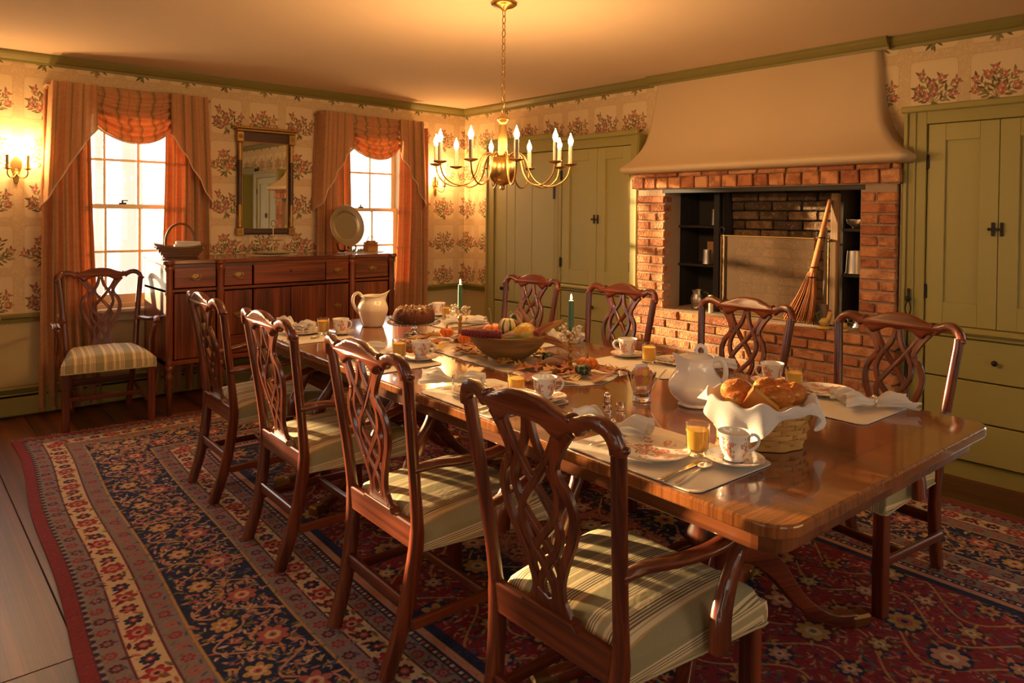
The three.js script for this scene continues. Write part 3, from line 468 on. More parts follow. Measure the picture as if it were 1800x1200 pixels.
// ================================================================ DINING TABLE
{
  const L = 3.03, W = 1.18, t = thing('dining_table', 'long polished mahogany double pedestal dining table set for breakfast', 'table', [TC[0], 0, TC[1]], TROT);
  const topTex = canvasTex(800, 2048, (x, w, h) => {
    const px = w / W, grain = (x0, y0, ww, hh, base, along, n) => { x.save(); x.beginPath(); x.rect(x0, y0, ww, hh); x.clip(); x.fillStyle = base; x.fillRect(x0, y0, ww, hh); for (let k = 0; k < n; k++) { x.strokeStyle = rnd() < 0.55 ? `rgba(48,18,6,${rr(0.05, 0.22)})` : `rgba(190,112,54,${rr(0.04, 0.16)})`; x.lineWidth = rr(1, 4); x.beginPath(); if (along) { const sx = x0 + rnd() * ww, a = rr(-10, 10); x.moveTo(sx, y0); x.bezierCurveTo(sx + a, y0 + hh * 0.3, sx - a, y0 + hh * 0.7, sx + a * 0.5, y0 + hh); } else { const sy = y0 + rnd() * hh; x.moveTo(x0, sy); x.lineTo(x0 + ww, sy + rr(-3, 3)); } x.stroke(); } x.restore(); };
    grain(0, 0, w, h, '#804420', true, 900);
    for (const y of [0.24, 0.41, 0.59, 0.76]) { grain(0, (y - 0.085) * h, w, 0.17 * h, ['#824622', '#7a4020', '#864a24', '#7c421f'][Math.round(y * 10) % 4], true, 500); }
    const b = 0.115 * px; grain(0, 0, w, b, '#93582a', true, 700); grain(0, h - b, w, b, '#93582a', true, 700); grain(0, 0, b, h, '#8f5428', false, 1500); grain(w - b, 0, b, h, '#8f5428', false, 1500);
    x.strokeStyle = 'rgba(40,16,6,0.75)'; x.lineWidth = 2.5; x.strokeRect(b, b, w - 2 * b, h - 2 * b);
    for (const y of [0.325, 0.5, 0.675]) { x.fillStyle = 'rgba(28,10,4,0.8)'; x.fillRect(0, y * h - 1, w, 2); }
  }, null);
  const topMat = phy(0xffffff, 0.22, { map: topTex, clearcoat: 1, clearcoatRoughness: 0.07, bumpMap: coarseNoise, bumpScale: 0.0001 });
  const g = extrude(rrPts(W, L, 0.07, 8), 0.03, 0.006, [], 3).rotateX(Math.PI / 2).translate(0, 0.735, 0);
  const gp = prep(g), p = gp.attributes.position; for (let i = 0; i < p.count; i++) gp.attributes.uv.setXY(i, p.getX(i) / W + 0.5, 0.5 - p.getZ(i) / L);
  part('tabletop', gp, topMat, t);
  const edgeWood = phy(0xffffff, 0.3, { map: woodTex([82, 40, 16], [138, 78, 36], 10, 2, 1, 23), clearcoat: 0.7, clearcoatRoughness: 0.15 });
  const ap = extrude(rrPts(W - 0.07, L - 0.07, 0.06, 6), 0.048, 0.004, [rrPts(W - 0.12, L - 0.12, 0.05, 6)]).rotateX(Math.PI / 2).translate(0, 0.696, 0);
  part('apron', wood([ap, bx(W - 0.12, 0.04, 0.05, 0, 0.70, -0.9), bx(W - 0.12, 0.04, 0.05, 0, 0.70, 0.9), bx(0.06, 0.04, L - 0.2, -0.25, 0.70, 0), bx(0.06, 0.04, L - 0.2, 0.25, 0.70, 0)], 2), edgeWood, t);
  for (const z of [-0.98, 0.95]) {
    const pd = new THREE.Group(); pd.name = 'pedestal'; pd.position.set(0, 0, z); t.add(pd);
    part('block', wood([cbx(0.5, 0.03, 0.32, 0, 0.665, 0, 0.006)], 0), M.chair, pd);
    part('column', uvBox(lathe([[0.05, 0.65], [0.062, 0.63], [0.062, 0.615], [0.045, 0.605], [0.04, 0.58], [0.052, 0.555], [0.056, 0.548], [0.05, 0.54], [0.056, 0.532], [0.05, 0.524], [0.056, 0.516], [0.048, 0.505], [0.066, 0.46], [0.086, 0.40], [0.09, 0.36], [0.078, 0.315], [0.07, 0.30], [0.092, 0.29], [0.092, 0.22], [0.06, 0.19], [0.0005, 0.185]].reverse(), 28), 1), M.chair, pd);
    for (const a of [22, 158, 202, 338]) {
      const q = a * D2R, cx = Math.cos(q), cz = Math.sin(q), pts = [[0.05, 0.33], [0.13, 0.32], [0.22, 0.25], [0.32, 0.13], [0.43, 0.055], [0.54, 0.034]].map(([r, y]) => [r * cx, y, r * cz]);
      const lg = part('leg', wood(sweep(pts, (k) => rrect(0.021, lerp(0.045, 0.02, sm(0, 0.8, k)), 0.006), 24), 0), M.chair, pd);
      part('toe_cap', [cbx(0.08, 0.042, 0.052, 0.555, 0.0215 + 0.009, 0, 0.008).rotateY(-q)], M.brassOld, lg);
    }
  }
}
// ================================================================ CHAIRS
const stripeTex = tex(512, 64, (u, v) => {
  const x = u * 0.16 * 1000; // millimetres across one repeat of 160 mm
  let c = [222, 204, 162]; const weave = 10 * (fbm(u, v, 128, 32, 2, 4) - 0.5), line = (a, b, k) => { if (x >= a && x < b) c = k; };
  line(0, 46, [154, 144, 104]); line(46, 49, [196, 160, 92]); line(58, 61, [196, 160, 92]);
  for (const a of [66, 74, 82, 90]) line(a, a + 4.5, [120, 104, 66]);
  line(98, 101, [196, 160, 92]); line(110, 128, [172, 158, 116]); line(128, 131, [196, 160, 92]);
  for (const a of [138, 145, 152]) line(a, a + 3, [140, 120, 74]);
  return c.map((k) => k + weave);
}, [0.16, 0.05]);
M.stripe = phy(0xffffff, 0.75, { map: stripeTex, sheen: 0.5, sheenRoughness: 0.5, bumpMap: fineNoise, bumpScale: 0.0004 });
const HY = (g) => warp(g, (v) => { if (v.y > 0.45) v.y = 0.45 + (v.y - 0.45) * 1.08; });
const zBack = (y) => -0.235 - 0.07 * Math.pow(clamp((y - 0.44) / 0.49, 0, 1.2), 1.15);
function makeChair(label, pos, turn, group) {
  const t = thing('dining_armchair', label, 'chair', pos, turn, group), m = M.chair;
  const back = (g) => warp(g, (v) => { const y0 = v.y; if (v.y > 0.45) v.y = 0.45 + (v.y - 0.45) * 1.08; v.z += zBack(v.y) - 0.018 * (1 - Math.pow(v.x / 0.25, 2)) * clamp((v.y - 0.45) / 0.3); });
  // rear posts: splayed leg below, raked stile above
  for (const s of [-1, 1]) {
    const pts = [[0.17, 0, -0.315], [0.178, 0.12, -0.275], [0.19, 0.28, -0.243], [0.203, 0.42, -0.233], [0.212, 0.55, -0.247], [0.228, 0.72, -0.272], [0.243, 0.865, -0.294]].map(([x, y, z]) => [x * s, y, z]);
    part('rear_leg', wood(smooth(HY(sweep(pts, (k) => rrect(lerp(0.017, 0.017, k), lerp(0.021, 0.0155, sm(0.3, 0.7, k)), k > 0.5 ? 0.009 : 0.005), 30, V(0, 0, 1))), 0.9), 1), m, t);
    part('front_leg', wood([cbx(0.042, 0.39, 0.042, s * 0.236, 0.195, 0.212, 0.004), cbx(0.008, 0.36, 0.044, s * 0.236, 0.19, 0.212, 0.002)], 1), m, t);
    part('side_stretcher', wood(cbx(0.02, 0.03, 0.47, s * 0.21, 0.155, -0.02).rotateY(0) , 2), m, t);
    // arm: flat serpentine, scrolled end, and its curved support
    const arm = [[0.221, 0.615, -0.258], [0.232, 0.622, -0.20], [0.262, 0.624, -0.11], [0.287, 0.634, -0.02], [0.292, 0.650, 0.06], [0.284, 0.651, 0.12], [0.279, 0.632, 0.152]].map(([x, y, z]) => [x * s, y, z]);
    part('arm', wood(smooth(sweep(arm, (k) => oval(lerp(0.015, 0.0215, sm(0.1, 0.6, k)), lerp(0.015, 0.0125, k), 12), 26), 1.2), 2), m, t);
    const sup = [[0.268, 0.375, 0.03], [0.266, 0.44, 0.035], [0.262, 0.50, 0.062], [0.262, 0.56, 0.10], [0.270, 0.60, 0.122], [0.280, 0.632, 0.118]].map(([x, y, z]) => [x * s, y, z]);
    part('arm_support', wood(smooth(sweep(sup, (k) => rrect(0.0145, lerp(0.029, 0.0165, sm(0.1, 0.7, k)), 0.005), 22, V(0, 0, 1)), 0.9), 1), m, t);
  }
  part('stretcher', wood(cbx(0.41, 0.03, 0.02, 0, 0.155, 0.02), 0), m, t);
  part('rear_stretcher', wood(cbx(0.35, 0.04, 0.02, 0, 0.205, -0.256), 0), m, t);
  // crest rail with rolled shoulders
  const upper = [[0, 0.930], [0.05, 0.926], [0.095, 0.911], [0.13, 0.902], [0.155, 0.906], [0.185, 0.916], [0.218, 0.915], [0.246, 0.897], [0.26, 0.868], [0.2605, 0.848]];
  const lower = [[0.232, 0.848], [0.230, 0.866], [0.218, 0.882], [0.196, 0.886], [0.172, 0.878], [0.156, 0.866], [0.146, 0.872], [0.120, 0.862], [0.098, 0.845], [0.05, 0.868], [0, 0.872]];
  const cs = (a) => new THREE.SplineCurve(a.map(([x, y]) => new THREE.Vector2(x, y))).getPoints(40).map((p) => [p.x, p.y]);
  const U = cs(upper), Lw = cs(lower), half = [...U, ...Lw];
  const outline = [...half, ...half.slice(1, -1).reverse().map(([x, y]) => [-x, y])];
  part('crest_rail', wood(smooth(back(extrude(outline, 0.034, 0.011, [], 3)), 0.8), 0), m, t);
  for (const s of [-1, 1]) { part('scroll', wood(back(blob(0.0085, 0.012, 0.0205, 0, 0, 0, 12, 10).rotateZ(s * 0.5).translate(s * 0.138, 0.898, 0.0)), 0), m, t); part('ear', wood(back(blob(0.012, 0.009, 0.014, s * 0.257, 0.86, 0.004)), 0), m, t); }
  // pierced, interlaced splat
  const straps = [[[0.105, 0.872], [0.082, 0.835], [0.064, 0.79], [0.07, 0.762], [0.09, 0.735], [0.099, 0.69], [0.088, 0.64], [0.062, 0.585], [0.04, 0.53], [0.036, 0.49], [0.05, 0.456]],
    [[0.082, 0.872], [0.056, 0.815], [0.018, 0.755], [-0.026, 0.70], [-0.052, 0.65], [-0.04, 0.60], [-0.008, 0.555], [0.018, 0.51], [0.016, 0.47]],
    [[0.006, 0.872], [0.018, 0.82], [0.052, 0.762], [0.062, 0.715], [0.044, 0.665], [0.005, 0.618], [-0.03, 0.572], [-0.042, 0.535]]];
  const sg = []; straps.forEach((pts, k) => { for (const s of [-1, 1]) { const c = new THREE.SplineCurve(pts.map(([x, y]) => new THREE.Vector2(x * s * 1.16, y))).getPoints(44); const w = k ? 0.0096 : 0.0112, Lp = [], Rp = []; c.forEach((p, i) => { const q = c[Math.min(i + 1, c.length - 1)].clone().sub(c[Math.max(i - 1, 0)]).normalize(); const f = k === 0 && i < 8 ? w * (1 + (8 - i) * 0.1) : w; Lp.push([p.x - q.y * f, p.y + q.x * f]); Rp.push([p.x + q.y * f, p.y - q.x * f]); }); sg.push(extrude([...Lp, ...Rp.reverse()], 0.016, 0.0025, [], 1).translate(0, 0, (k - 1) * 0.0012 + s * 0.0006)); } });
  sg.push(extrude([[-0.072, 0.446], [0.072, 0.446], [0.058, 0.47], [0.046, 0.50], [0.03, 0.492], [0, 0.478], [-0.03, 0.492], [-0.046, 0.50], [-0.058, 0.47]], 0.016, 0.0025, [], 1));
  for (const s of [-1, 1]) sg.push(cbx(0.016, 0.012, 0.02, s * 0.074, 0.776, 0, 0.003), cbx(0.014, 0.01, 0.018, s * 0.062, 0.57, 0, 0.003));
  part('splat', wood(smooth(back(merge(sg)), 0.6), 1), m, t);
  part('seat_rail', wood([cbx(0.385, 0.075, 0.026, 0, 0.405, -0.236, 0.004), extrude([[-0.095, 0.44], [0.095, 0.44], [0.08, 0.455], [-0.08, 0.455]], 0.034, 0.004).translate(0, 0, -0.238)], 0), m, t);
  // upholstered seat: domed trapezoid pulled over the rails
  const N = 22, hw = (z) => lerp(0.2, 0.262, clamp((z + 0.222) / 0.46));
  const prof = (u, v) => { const z = lerp(-0.222, 0.24, v), w = hw(z), x = (u * 2 - 1) * w, e = Math.min(1 - Math.abs(u * 2 - 1), 1.9 * Math.min(v, 1 - v)); return [x, 0.415 + 0.03 * Math.pow(clamp(e / 0.16), 0.5) + 0.028 * Math.sqrt(Math.max(0, (1 - (u * 2 - 1) ** 2) * (1 - (v * 2 - 1) ** 2))), z]; };
  const top = sheet(N, N, (u, v) => prof(u, 1 - v), (u, v) => { const q = prof(u, 1 - v); return [q[0] + 0.08, q[2]]; });
  const rim = []; for (let i = 0; i < N; i++) rim.push([i / N, 1]); for (let i = 0; i < N; i++) rim.push([1, 1 - i / N]); for (let i = 0; i < N; i++) rim.push([1 - i / N, 0]); for (let i = 0; i < N; i++) rim.push([0, i / N]);
  const R = rim.length, side = sheet(R, 3, (u, v) => { const [a, b] = rim[Math.round(u * R) % R], q = prof(a, b); return [q[0] * (1 + 0.012 * Math.sin(v * Math.PI)), lerp(q[1], 0.358, v), q[2] * (1 + 0.012 * Math.sin(v * Math.PI))]; }, (u, v) => { const i = Math.round(u * R) % R, [a, b] = rim[i], q = prof(a, b), onSide = (i >= N && i < 2 * N) || i >= 3 * N; return onSide ? [q[0] + 0.08 + Math.sign(q[0]) * v * 0.06, q[2]] : [q[0] + 0.08, q[2] + v * 0.06]; });
  const under = sheet(1, 1, (u, v) => { const z = lerp(-0.222, 0.24, v); return [(u * 2 - 1) * hw(z), 0.36, z]; });
  const sMat = M.stripe.clone(); sMat.side = THREE.DoubleSide;
  part('seat', [top, side, under], M.stripe2 ??= sMat, t);
  part('piping', tube(rim.filter((_, i) => i % 2 === 0).map(([a, b]) => { const q = prof(a, b); return [q[0] * 1.008, 0.36, q[2] * 1.008]; }), 0.0035, 90, 5, true), std(new THREE.Color().setRGB(0.5, 0.4, 0.22), 0.8), t);
  return t;
}
const chair0 = makeChair('striped mahogany armchair by the left window, beside the sideboard', [-3.285, 0, 0.445], -6 * D2R);
const GL = 'armchairs along the near side of the table', GR = 'armchairs along the fireplace side of the table';
const LT = Math.PI / 2 + TROT, RT = -Math.PI / 2 + TROT;
[['mahogany armchair seen from behind, farthest of the near row, before the sideboard', -0.535, -1.345, 0], ['mahogany armchair seen from behind, second of the near row from the sideboard', -0.535, -0.545, 0], ['mahogany armchair seen from behind, third of the near row from the sideboard', -0.535, 0.262, 0], ['mahogany armchair seen from behind, closest to the viewer at the front', -0.535, 1.045, 0.02]]
  .forEach(([l, x, z, r]) => copyOf(chair0, l, tl(x, 0.0095, z), LT + r, GL));
[['mahogany armchair across the table, in front of the tall boarded cupboard door', 0.84, -1.22, 0.03], ['mahogany armchair across the table, left of the fireplace, behind the green candle', 0.86, -0.48, 0], ['mahogany armchair across the table, in front of the brick hearth', 0.83, 0.32, -0.03], ['mahogany armchair across the table at its near right end, before the drawers', 0.86, 0.97, -0.1]]
  .forEach(([l, x, z, r]) => copyOf(chair0, l, tl(x, 0.0095, z), RT + r, GR));
// ================================================================ SIDEBOARD
{
  const X0 = -2.975, X1 = -1.235, ZF = 0.665, ZB = 0.135, Y0 = 0.335, TOP = 1.035, m = M.side;
  const t = thing('sideboard', 'mahogany sideboard with brass bail handles and turned legs under the mirror', 'sideboard', [0, 0, 0]);
  part('case', [wood([cspan(X0, X0 + 0.025, Y0, 1.005, ZB, ZF - 0.02, 0.002), cspan(X1 - 0.025, X1, Y0, 1.005, ZB, ZF - 0.02, 0.002)], 1), wood([cspan(X0, X1, Y0, Y0 + 0.03, ZB, ZF - 0.012, 0.002), cspan(X0, X1, 0.82, 0.84, ZB, ZF - 0.015, 0.002), span(X0, X1, Y0, 1.005, ZB, ZB + 0.012), span(X0 + 0.03, X1 - 0.03, 0.985, 1.005, ZB, ZF - 0.012)], 0)], m, t);
  const cols = [X0 + 0.018, -2.627, -1.612, X1 - 0.018];
  const topPts = []; { topPts.push([X0 - 0.012, ZB - 0.01], [X1 + 0.012, ZB - 0.01]); for (let k = 3; k >= 0; k--) { const c = cols[k] + (k === 0 ? -0.004 : k === 3 ? 0.004 : 0); for (let i = 0; i <= 8; i++) { const a = i / 8 * Math.PI; topPts.push([c + 0.036 * Math.cos(a), ZF + 0.0 + 0.036 * Math.sin(a)]); } } }
  part('top', wood(extrude(topPts, 0.028, 0.005).rotateX(Math.PI / 2).translate(0, TOP - 0.014, 0), 0), phy(0xffffff, 0.22, { map: sideTex, clearcoat: 0.9, clearcoatRoughness: 0.1 }), t);
  for (const c of cols) {
    part('column', uvBox(lathe([[0.0005, Y0 - 0.005], [0.024, Y0 - 0.005], [0.026, Y0 + 0.02], [0.02, Y0 + 0.03], [0.022, 0.40], [0.023, 0.80], [0.028, 0.815], [0.022, 0.83], [0.022, 0.96], [0.029, 0.975], [0.029, 1.006], [0.0005, 1.007]], 16).translate(c, 0, ZF - 0.005), 1), m, t);
  }
  for (const [x, z] of [[cols[0], ZF - 0.005], [cols[3], ZF - 0.005], [cols[1], ZF - 0.005], [cols[2], ZF - 0.005], [X0 + 0.03, ZB + 0.03], [X1 - 0.03, ZB + 0.03]])
    part('leg', uvBox(lathe([[0.0005, 0], [0.012, 0], [0.016, 0.012], [0.012, 0.03], [0.014, 0.06], [0.019, 0.14], [0.021, 0.18], [0.014, 0.195], [0.023, 0.21], [0.014, 0.225], [0.026, 0.245], [0.028, 0.27], [0.018, 0.29], [0.026, 0.305], [0.026, 0.34], [0.0005, 0.341]], 16).translate(x, 0, z), 1), m, t);
  const handle = (p, x, y, z, s = 1) => {
    part('handle', [extrude([[-0.045, 0.0], [-0.038, 0.016], [-0.02, 0.012], [-0.012, 0.024], [0, 0.016], [0.012, 0.024], [0.02, 0.012], [0.038, 0.016], [0.045, 0], [0.034, -0.012], [0.02, -0.006], [0, -0.018], [-0.02, -0.006], [-0.034, -0.012]].map(([a, b]) => [a * s, b * s]), 0.004, 0.001, [], 1).translate(x, y, z + 0.002), tube([[-0.03 * s, 0.004 * s, 0.006], [-0.028 * s, -0.012 * s, 0.014], [0, -0.026 * s, 0.016], [0.028 * s, -0.012 * s, 0.014], [0.03 * s, 0.004 * s, 0.006]].map(([a, b, c]) => [x + a, y + b, z + c]), 0.003, 16, 6), blob(0.006, 0.006, 0.006, x - 0.03 * s, y + 0.004 * s, z + 0.006, 8, 6), blob(0.006, 0.006, 0.006, x + 0.03 * s, y + 0.004 * s, z + 0.006, 8, 6)], M.brassOld, p);
  };
  const secs = [[-2.925, -2.655, 1, -0.008], [-2.60, -2.405, 1, -0.004], [-2.395, -1.845, 0, 0.006], [-1.835, -1.642, 1, -0.004], [-1.582, -1.285, 1, -0.008]];
  for (const [a, b, h, dz] of secs) {
    const d = part('drawer', wood(cspan(a, b, 0.848, 0.985, ZF - 0.05, ZF + dz, 0.003), 0), m, t);
    if (h) handle(d, (a + b) / 2, 0.922, ZF + dz, 0.9); else part('escutcheon', cbx(0.012, 0.02, 0.003, (a + b) / 2, 0.93, ZF + dz + 0.001, 0.001), M.iron, d);
    const w = b - a; const doors = w > 0.4 ? [[a, (a + b) / 2 - 0.002], [(a + b) / 2 + 0.002, b]] : [[a, b]];
    for (const [p, q] of doors) {
      const narrow = w < 0.22, o = part(narrow ? 'drawer' : 'door', wood(cspan(p, q, narrow ? 0.5 : 0.372, 0.812, ZF - 0.05, ZF + dz, 0.003), 1), m, t);
      if (narrow) { handle(o, (p + q) / 2, 0.645, ZF + dz, 0.75); part('drawer', wood(cspan(p, q, 0.372, 0.495, ZF - 0.05, ZF + dz, 0.003), 0), m, t); }
      else part('keyhole', cbx(0.008, 0.018, 0.003, q - 0.03, 0.62, ZF + dz + 0.001, 0.001), M.iron, o);
    }
  }
}
// baseboard heater along the window wall
{
  const t = thing('baseboard_heater', 'olive green baseboard heater with a dark slot along the window wall', 'heater');
  part('cover', [cspan(RX0 + 0.05, -0.3, 0.02, 0.135, 0.066, 0.074, 0.002), cspan(RX0 + 0.05, -0.3, 0.185, 0.2, 0.016, 0.07, 0.004), span(RX0 + 0.05, -0.3, 0.01, 0.2, 0.017, 0.024)], M.green, t);
  part('damper', cspan(RX0 + 0.05, -0.3, 0.148, 0.158, 0.04, 0.07, 0.002), M.green, t);
  part('element', [span(RX0 + 0.08, -0.33, 0.05, 0.14, 0.026, 0.06)], M.iron, t);
}
// ================================================================ CURTAINS
const curtTex = tex(512, 256, (u, v) => {
  const x = u * 260; let c = [208, 156, 108]; const n = fbm(u, v, 64, 48, 3, 31) - 0.5, n2 = fbm(u, v, 6, 10, 3, 33) - 0.5;
  const line = (a, b, k, w = 1) => { if (x >= a && x < b) c = mix3(c, k, w); };
  line(0, 34, [150, 122, 78], 0.8); line(4, 8, [206, 172, 116]); line(14, 17, [104, 84, 46], 0.8); line(26, 30, [206, 172, 116]);
  line(86, 90, [170, 112, 60]); line(150, 178, [156, 128, 84], 0.75); line(156, 159, [206, 172, 116]); line(168, 171, [110, 88, 48], 0.8);
  return c.map((k) => k + 26 * n + 14 * n2);
}, [0.26, 0.2]);
M.curtain = phy(0xffffff, 0.92, { map: curtTex, side: THREE.DoubleSide, transmission: 0.3, thickness: 0, bumpMap: fineNoise, bumpScale: 0.0008 });
M.added_lining = phy(new THREE.Color().setRGB(0.74, 0.30, 0.15), 0.95, { side: THREE.DoubleSide, transmission: 0.34, thickness: 0 });  // sheet added behind the cloth to redden daylight coming through
M.trimCloth = std(new THREE.Color().setRGB(0.72, 0.6, 0.45), 0.9, { side: THREE.DoubleSide });
function curtain(label, x0, x1, z, gather, sd) {
  const w = x1 - x0, n = 5, X = (u, v) => gather < 0 ? x0 - 0.03 * v + u * (w + 0.1 * Math.pow(v, 1.6)) : x1 + 0.03 * v - (1 - u) * (w + 0.1 * Math.pow(v, 1.6)), folds = (u, v) => 0.024 * Math.sin(u * n * 6.283 + sd + 0.8 * Math.sin(v * 3 + sd)) + 0.008 * Math.sin(u * 23 + v * 5 + sd);
  const t = thing('curtain_panel', label, 'curtain', [0, 0, 0], 0, 'floor-length window curtains');
  part('cloth', sheet(90, 40, (u, v) => { const y = lerp(2.16, 0.03, v); return [X(u, v), y, z + folds(u, v) * (0.7 + 0.5 * v)]; }, (u, v) => [u * w * 1.9 + sd, v * 2.1]), M.curtain, t);
  part('added_lining', sheet(90, 40, (u, v) => [X(u, v), lerp(2.155, 0.04, v), z - 0.007 + folds(u, v) * (0.7 + 0.5 * v)]), M.added_lining, t);  // added backing sheet that deepens the backlit colour
  part('hem', sheet(90, 1, (u, v) => { const y = lerp(0.05, 0.028, v); return [X(u, 1), y, z + 0.002 + folds(u, 1) * 1.2]; }), M.curtain, t);
}
curtain('tan striped curtain left of the left window, behind the armchair', -3.575, -3.30, 0.078, -0.4, 0.3);
curtain('tan striped curtain between the left window and the gilt mirror', -2.825, -2.53, 0.084, 0.4, 1.7);
curtain('tan striped curtain behind the pewter charger, left of the right window', -1.62, -1.325, 0.084, -0.4, 2.6);
curtain('tan striped curtain right of the right window, near the corner', -0.83, -0.525, 0.115, 0.4, 4.1);
curtain('tan striped curtain on the window beyond the left edge, nearer side', -4.80, -4.60, 0.115, -0.4, 5.2);
function valance(label, cx, sd) {
  const t = thing('window_swag', label, 'valance', [cx, 0, 0]);
  const Z = 0.15;
  part('mounting_board', cspan(-0.525, 0.525, 2.185, 2.2, 0.0, 0.13, 0.002), M.curtain, t);
  // festooned centre
  const swagAt = (u, v) => { const s = u * 2 - 1, hw = lerp(0.262, 0.25, v), x = s * hw + 0.012 * Math.sin(v * 9), sag = (0.285 * v + 0.09 * v * v) * (1 - Math.pow(Math.abs(s), 2.2) * 0.30) ; const pleat = Math.pow(v, 0.7) * 0.025 * Math.sin(v * 6.283 * 5.5 + 1.2 * s * s - 0.5); return [x, 2.212 - sag, Z - 0.02 + 0.06 * (1 - s * s) * sm(0, 0.6, v) + pleat]; };
  const sw = part('swag', sheet(60, 70, swagAt, (u, v) => [(u - 0.5) * 0.6 + 0.14, v * 0.9]), M.curtain, t);
  part('added_lining', sheet(60, 70, (u, v) => { const p = swagAt(u, v); return [p[0], p[1] + 0.002, p[2] - 0.007]; }), M.added_lining, sw);  // added backing sheet, makes the backlit swag glow redder
  part('swag_hem', sheet(60, 2, (u, v) => { const s = u * 2 - 1, sag = 0.375 * (1 - Math.pow(Math.abs(s), 2.2) * 0.30) + v * 0.013; return [s * 0.252, 2.212 - sag + 0.004, Z - 0.018 + 0.06 * (1 - s * s) + 0.003 * Math.sin(u * 40)]; }), M.trimCloth, t);
  for (const s of [-1, 1]) {
    const f = (u, v) => { const xo = s * lerp(0.235, lerp(0.515, 0.55, v), u), yb = lerp(1.915, 1.385, Math.pow(u, 1.15)), fold = 0.017 * Math.sin(u * 6.283 * 3.5 + sd) * (0.6 + 0.4 * v); return [xo, lerp(2.213, yb, v), Z + 0.012 + fold + (u > 0.92 ? -(u - 0.92) * 1.1 : 0)]; };
    const tail = part('tail', sheet(60, 30, f, (u, v) => [u * 0.5 + 0.02, lerp(0, 1, v) * 0.8]), M.curtain, t);
    part('tail_trim', tube(Array.from({ length: 31 }, (_, i) => { const p = f(i / 30, 1); return [p[0], p[1], p[2]]; }), 0.005, 60, 5), M.trimCloth, tail);
    // return to the wall
    part('return', sheet(6, 20, (u, v) => { const p = f(1, v); return [p[0] + s * 0.002 * Math.sin(u * 6), p[1], lerp(p[2], 0.02, u)]; }, (u, v) => [u * 0.12, v * 0.8]), M.curtain, t);
  }
}
valance('draped swag and tails over the left window', -3.04, 0.2);
valance('draped swag and tails over the right window', -1.10, 1.4);
// ================================================================ MIRROR
{
  const t = thing('wall_mirror', 'tall gilt and dark wood pillar mirror hanging between the two windows', 'mirror', [-2.05, 0, 0.012]);
  const gilt = std(new THREE.Color().setRGB(0.42, 0.25, 0.08), 0.45, { metalness: 0.75, bumpMap: coarseNoise, bumpScale: 0.002 }), dark = std(new THREE.Color().setRGB(0.07, 0.03, 0.018), 0.35);
  part('backing', span(-0.225, 0.225, 1.18, 2.02, 0, 0.012), dark, t);
  part('glass', new THREE.PlaneGeometry(0.385, 0.70).translate(-0.005, 1.573, 0.0135), std(new THREE.Color().setRGB(0.86, 0.86, 0.82), 0.015, { metalness: 1 }), t);
  part('top_panel', cspan(-0.19, 0.19, 1.918, 1.995, 0.012, 0.022, 0.002), dark, t);
  part('bottom_rail', cspan(-0.19, 0.19, 1.185, 1.228, 0.012, 0.034, 0.006), dark, t);
  part('inner_rail', [cspan(-0.198, -0.188, 1.22, 1.925, 0.012, 0.024, 0.003), cspan(0.178, 0.19, 1.22, 1.925, 0.012, 0.024, 0.003), cspan(-0.19, 0.19, 1.912, 1.922, 0.012, 0.024, 0.003)], gilt, t);
  part('cornice', [cspan(-0.262, 0.262, 2.018, 2.036, 0, 0.07, 0.005), cspan(-0.245, 0.245, 1.998, 2.018, 0, 0.052, 0.006)], gilt, t);
  for (const s of [-1, 1]) {
    const c = part('column', [lathe([[0.0005, 1.235], [0.017, 1.235], [0.019, 1.25], [0.014, 1.262], [0.017, 1.28], [0.019, 1.31], [0.013, 1.33], [0.0145, 1.5], [0.0155, 1.6], [0.0145, 1.85], [0.018, 1.865], [0.014, 1.88], [0.019, 1.9], [0.019, 1.915], [0.0005, 1.916]], 16).translate(s * 0.213, 0, 0.03)], gilt, t);
    part('dark_band', lathe([[0.0158, 1.42], [0.0166, 1.45], [0.0166, 1.74], [0.0158, 1.77]], 16).translate(s * 0.213, 0, 0.03), dark, c);
    for (const y of [1.955, 1.205]) { const b = part('corner_block', cbx(0.054, y > 1.5 ? 0.08 : 0.06, 0.05, s * 0.213, y, 0.026, 0.004), gilt, t); part('rosette', [new THREE.TorusGeometry(0.014, 0.004, 6, 16).translate(s * 0.213, y, 0.052), blob(0.008, 0.008, 0.005, s * 0.213, y, 0.052, 8, 6)], gilt, b); }
  }
}
// ================================================================ LAMPS
const bulbGeo = lathe([[0.0005, 0], [0.007, 0.001], [0.0095, 0.008], [0.0125, 0.018], [0.0118, 0.027], [0.007, 0.038], [0.003, 0.048], [0.0008, 0.056]], 12).scale(1.05, 1.1, 1.05);
const bulbMat = flameMat(26);
M.sleeve = std(new THREE.Color().setRGB(0.34, 0.28, 0.2), 0.55);
function candleLamp(p, x, y, z, power, h = 0.085) { // sleeve, bulb and the light inside it, as one part with its pieces
  const c = part('candle_sleeve', lathe([[0.0005, 0], [0.0105, 0], [0.011, h - 0.002], [0.009, h], [0.0005, h]], 12).translate(x, y, z), M.sleeve, p);
  part('bulb', bulbGeo.clone().translate(x, y + h, z), bulbMat, c);
  const l = new THREE.PointLight(LAMP, power); l.position.set(x, y + h + 0.02, z); l.castShadow = true; l.shadow.radius = 0.5; l.name = 'bulb_light'; p.add(l);
}
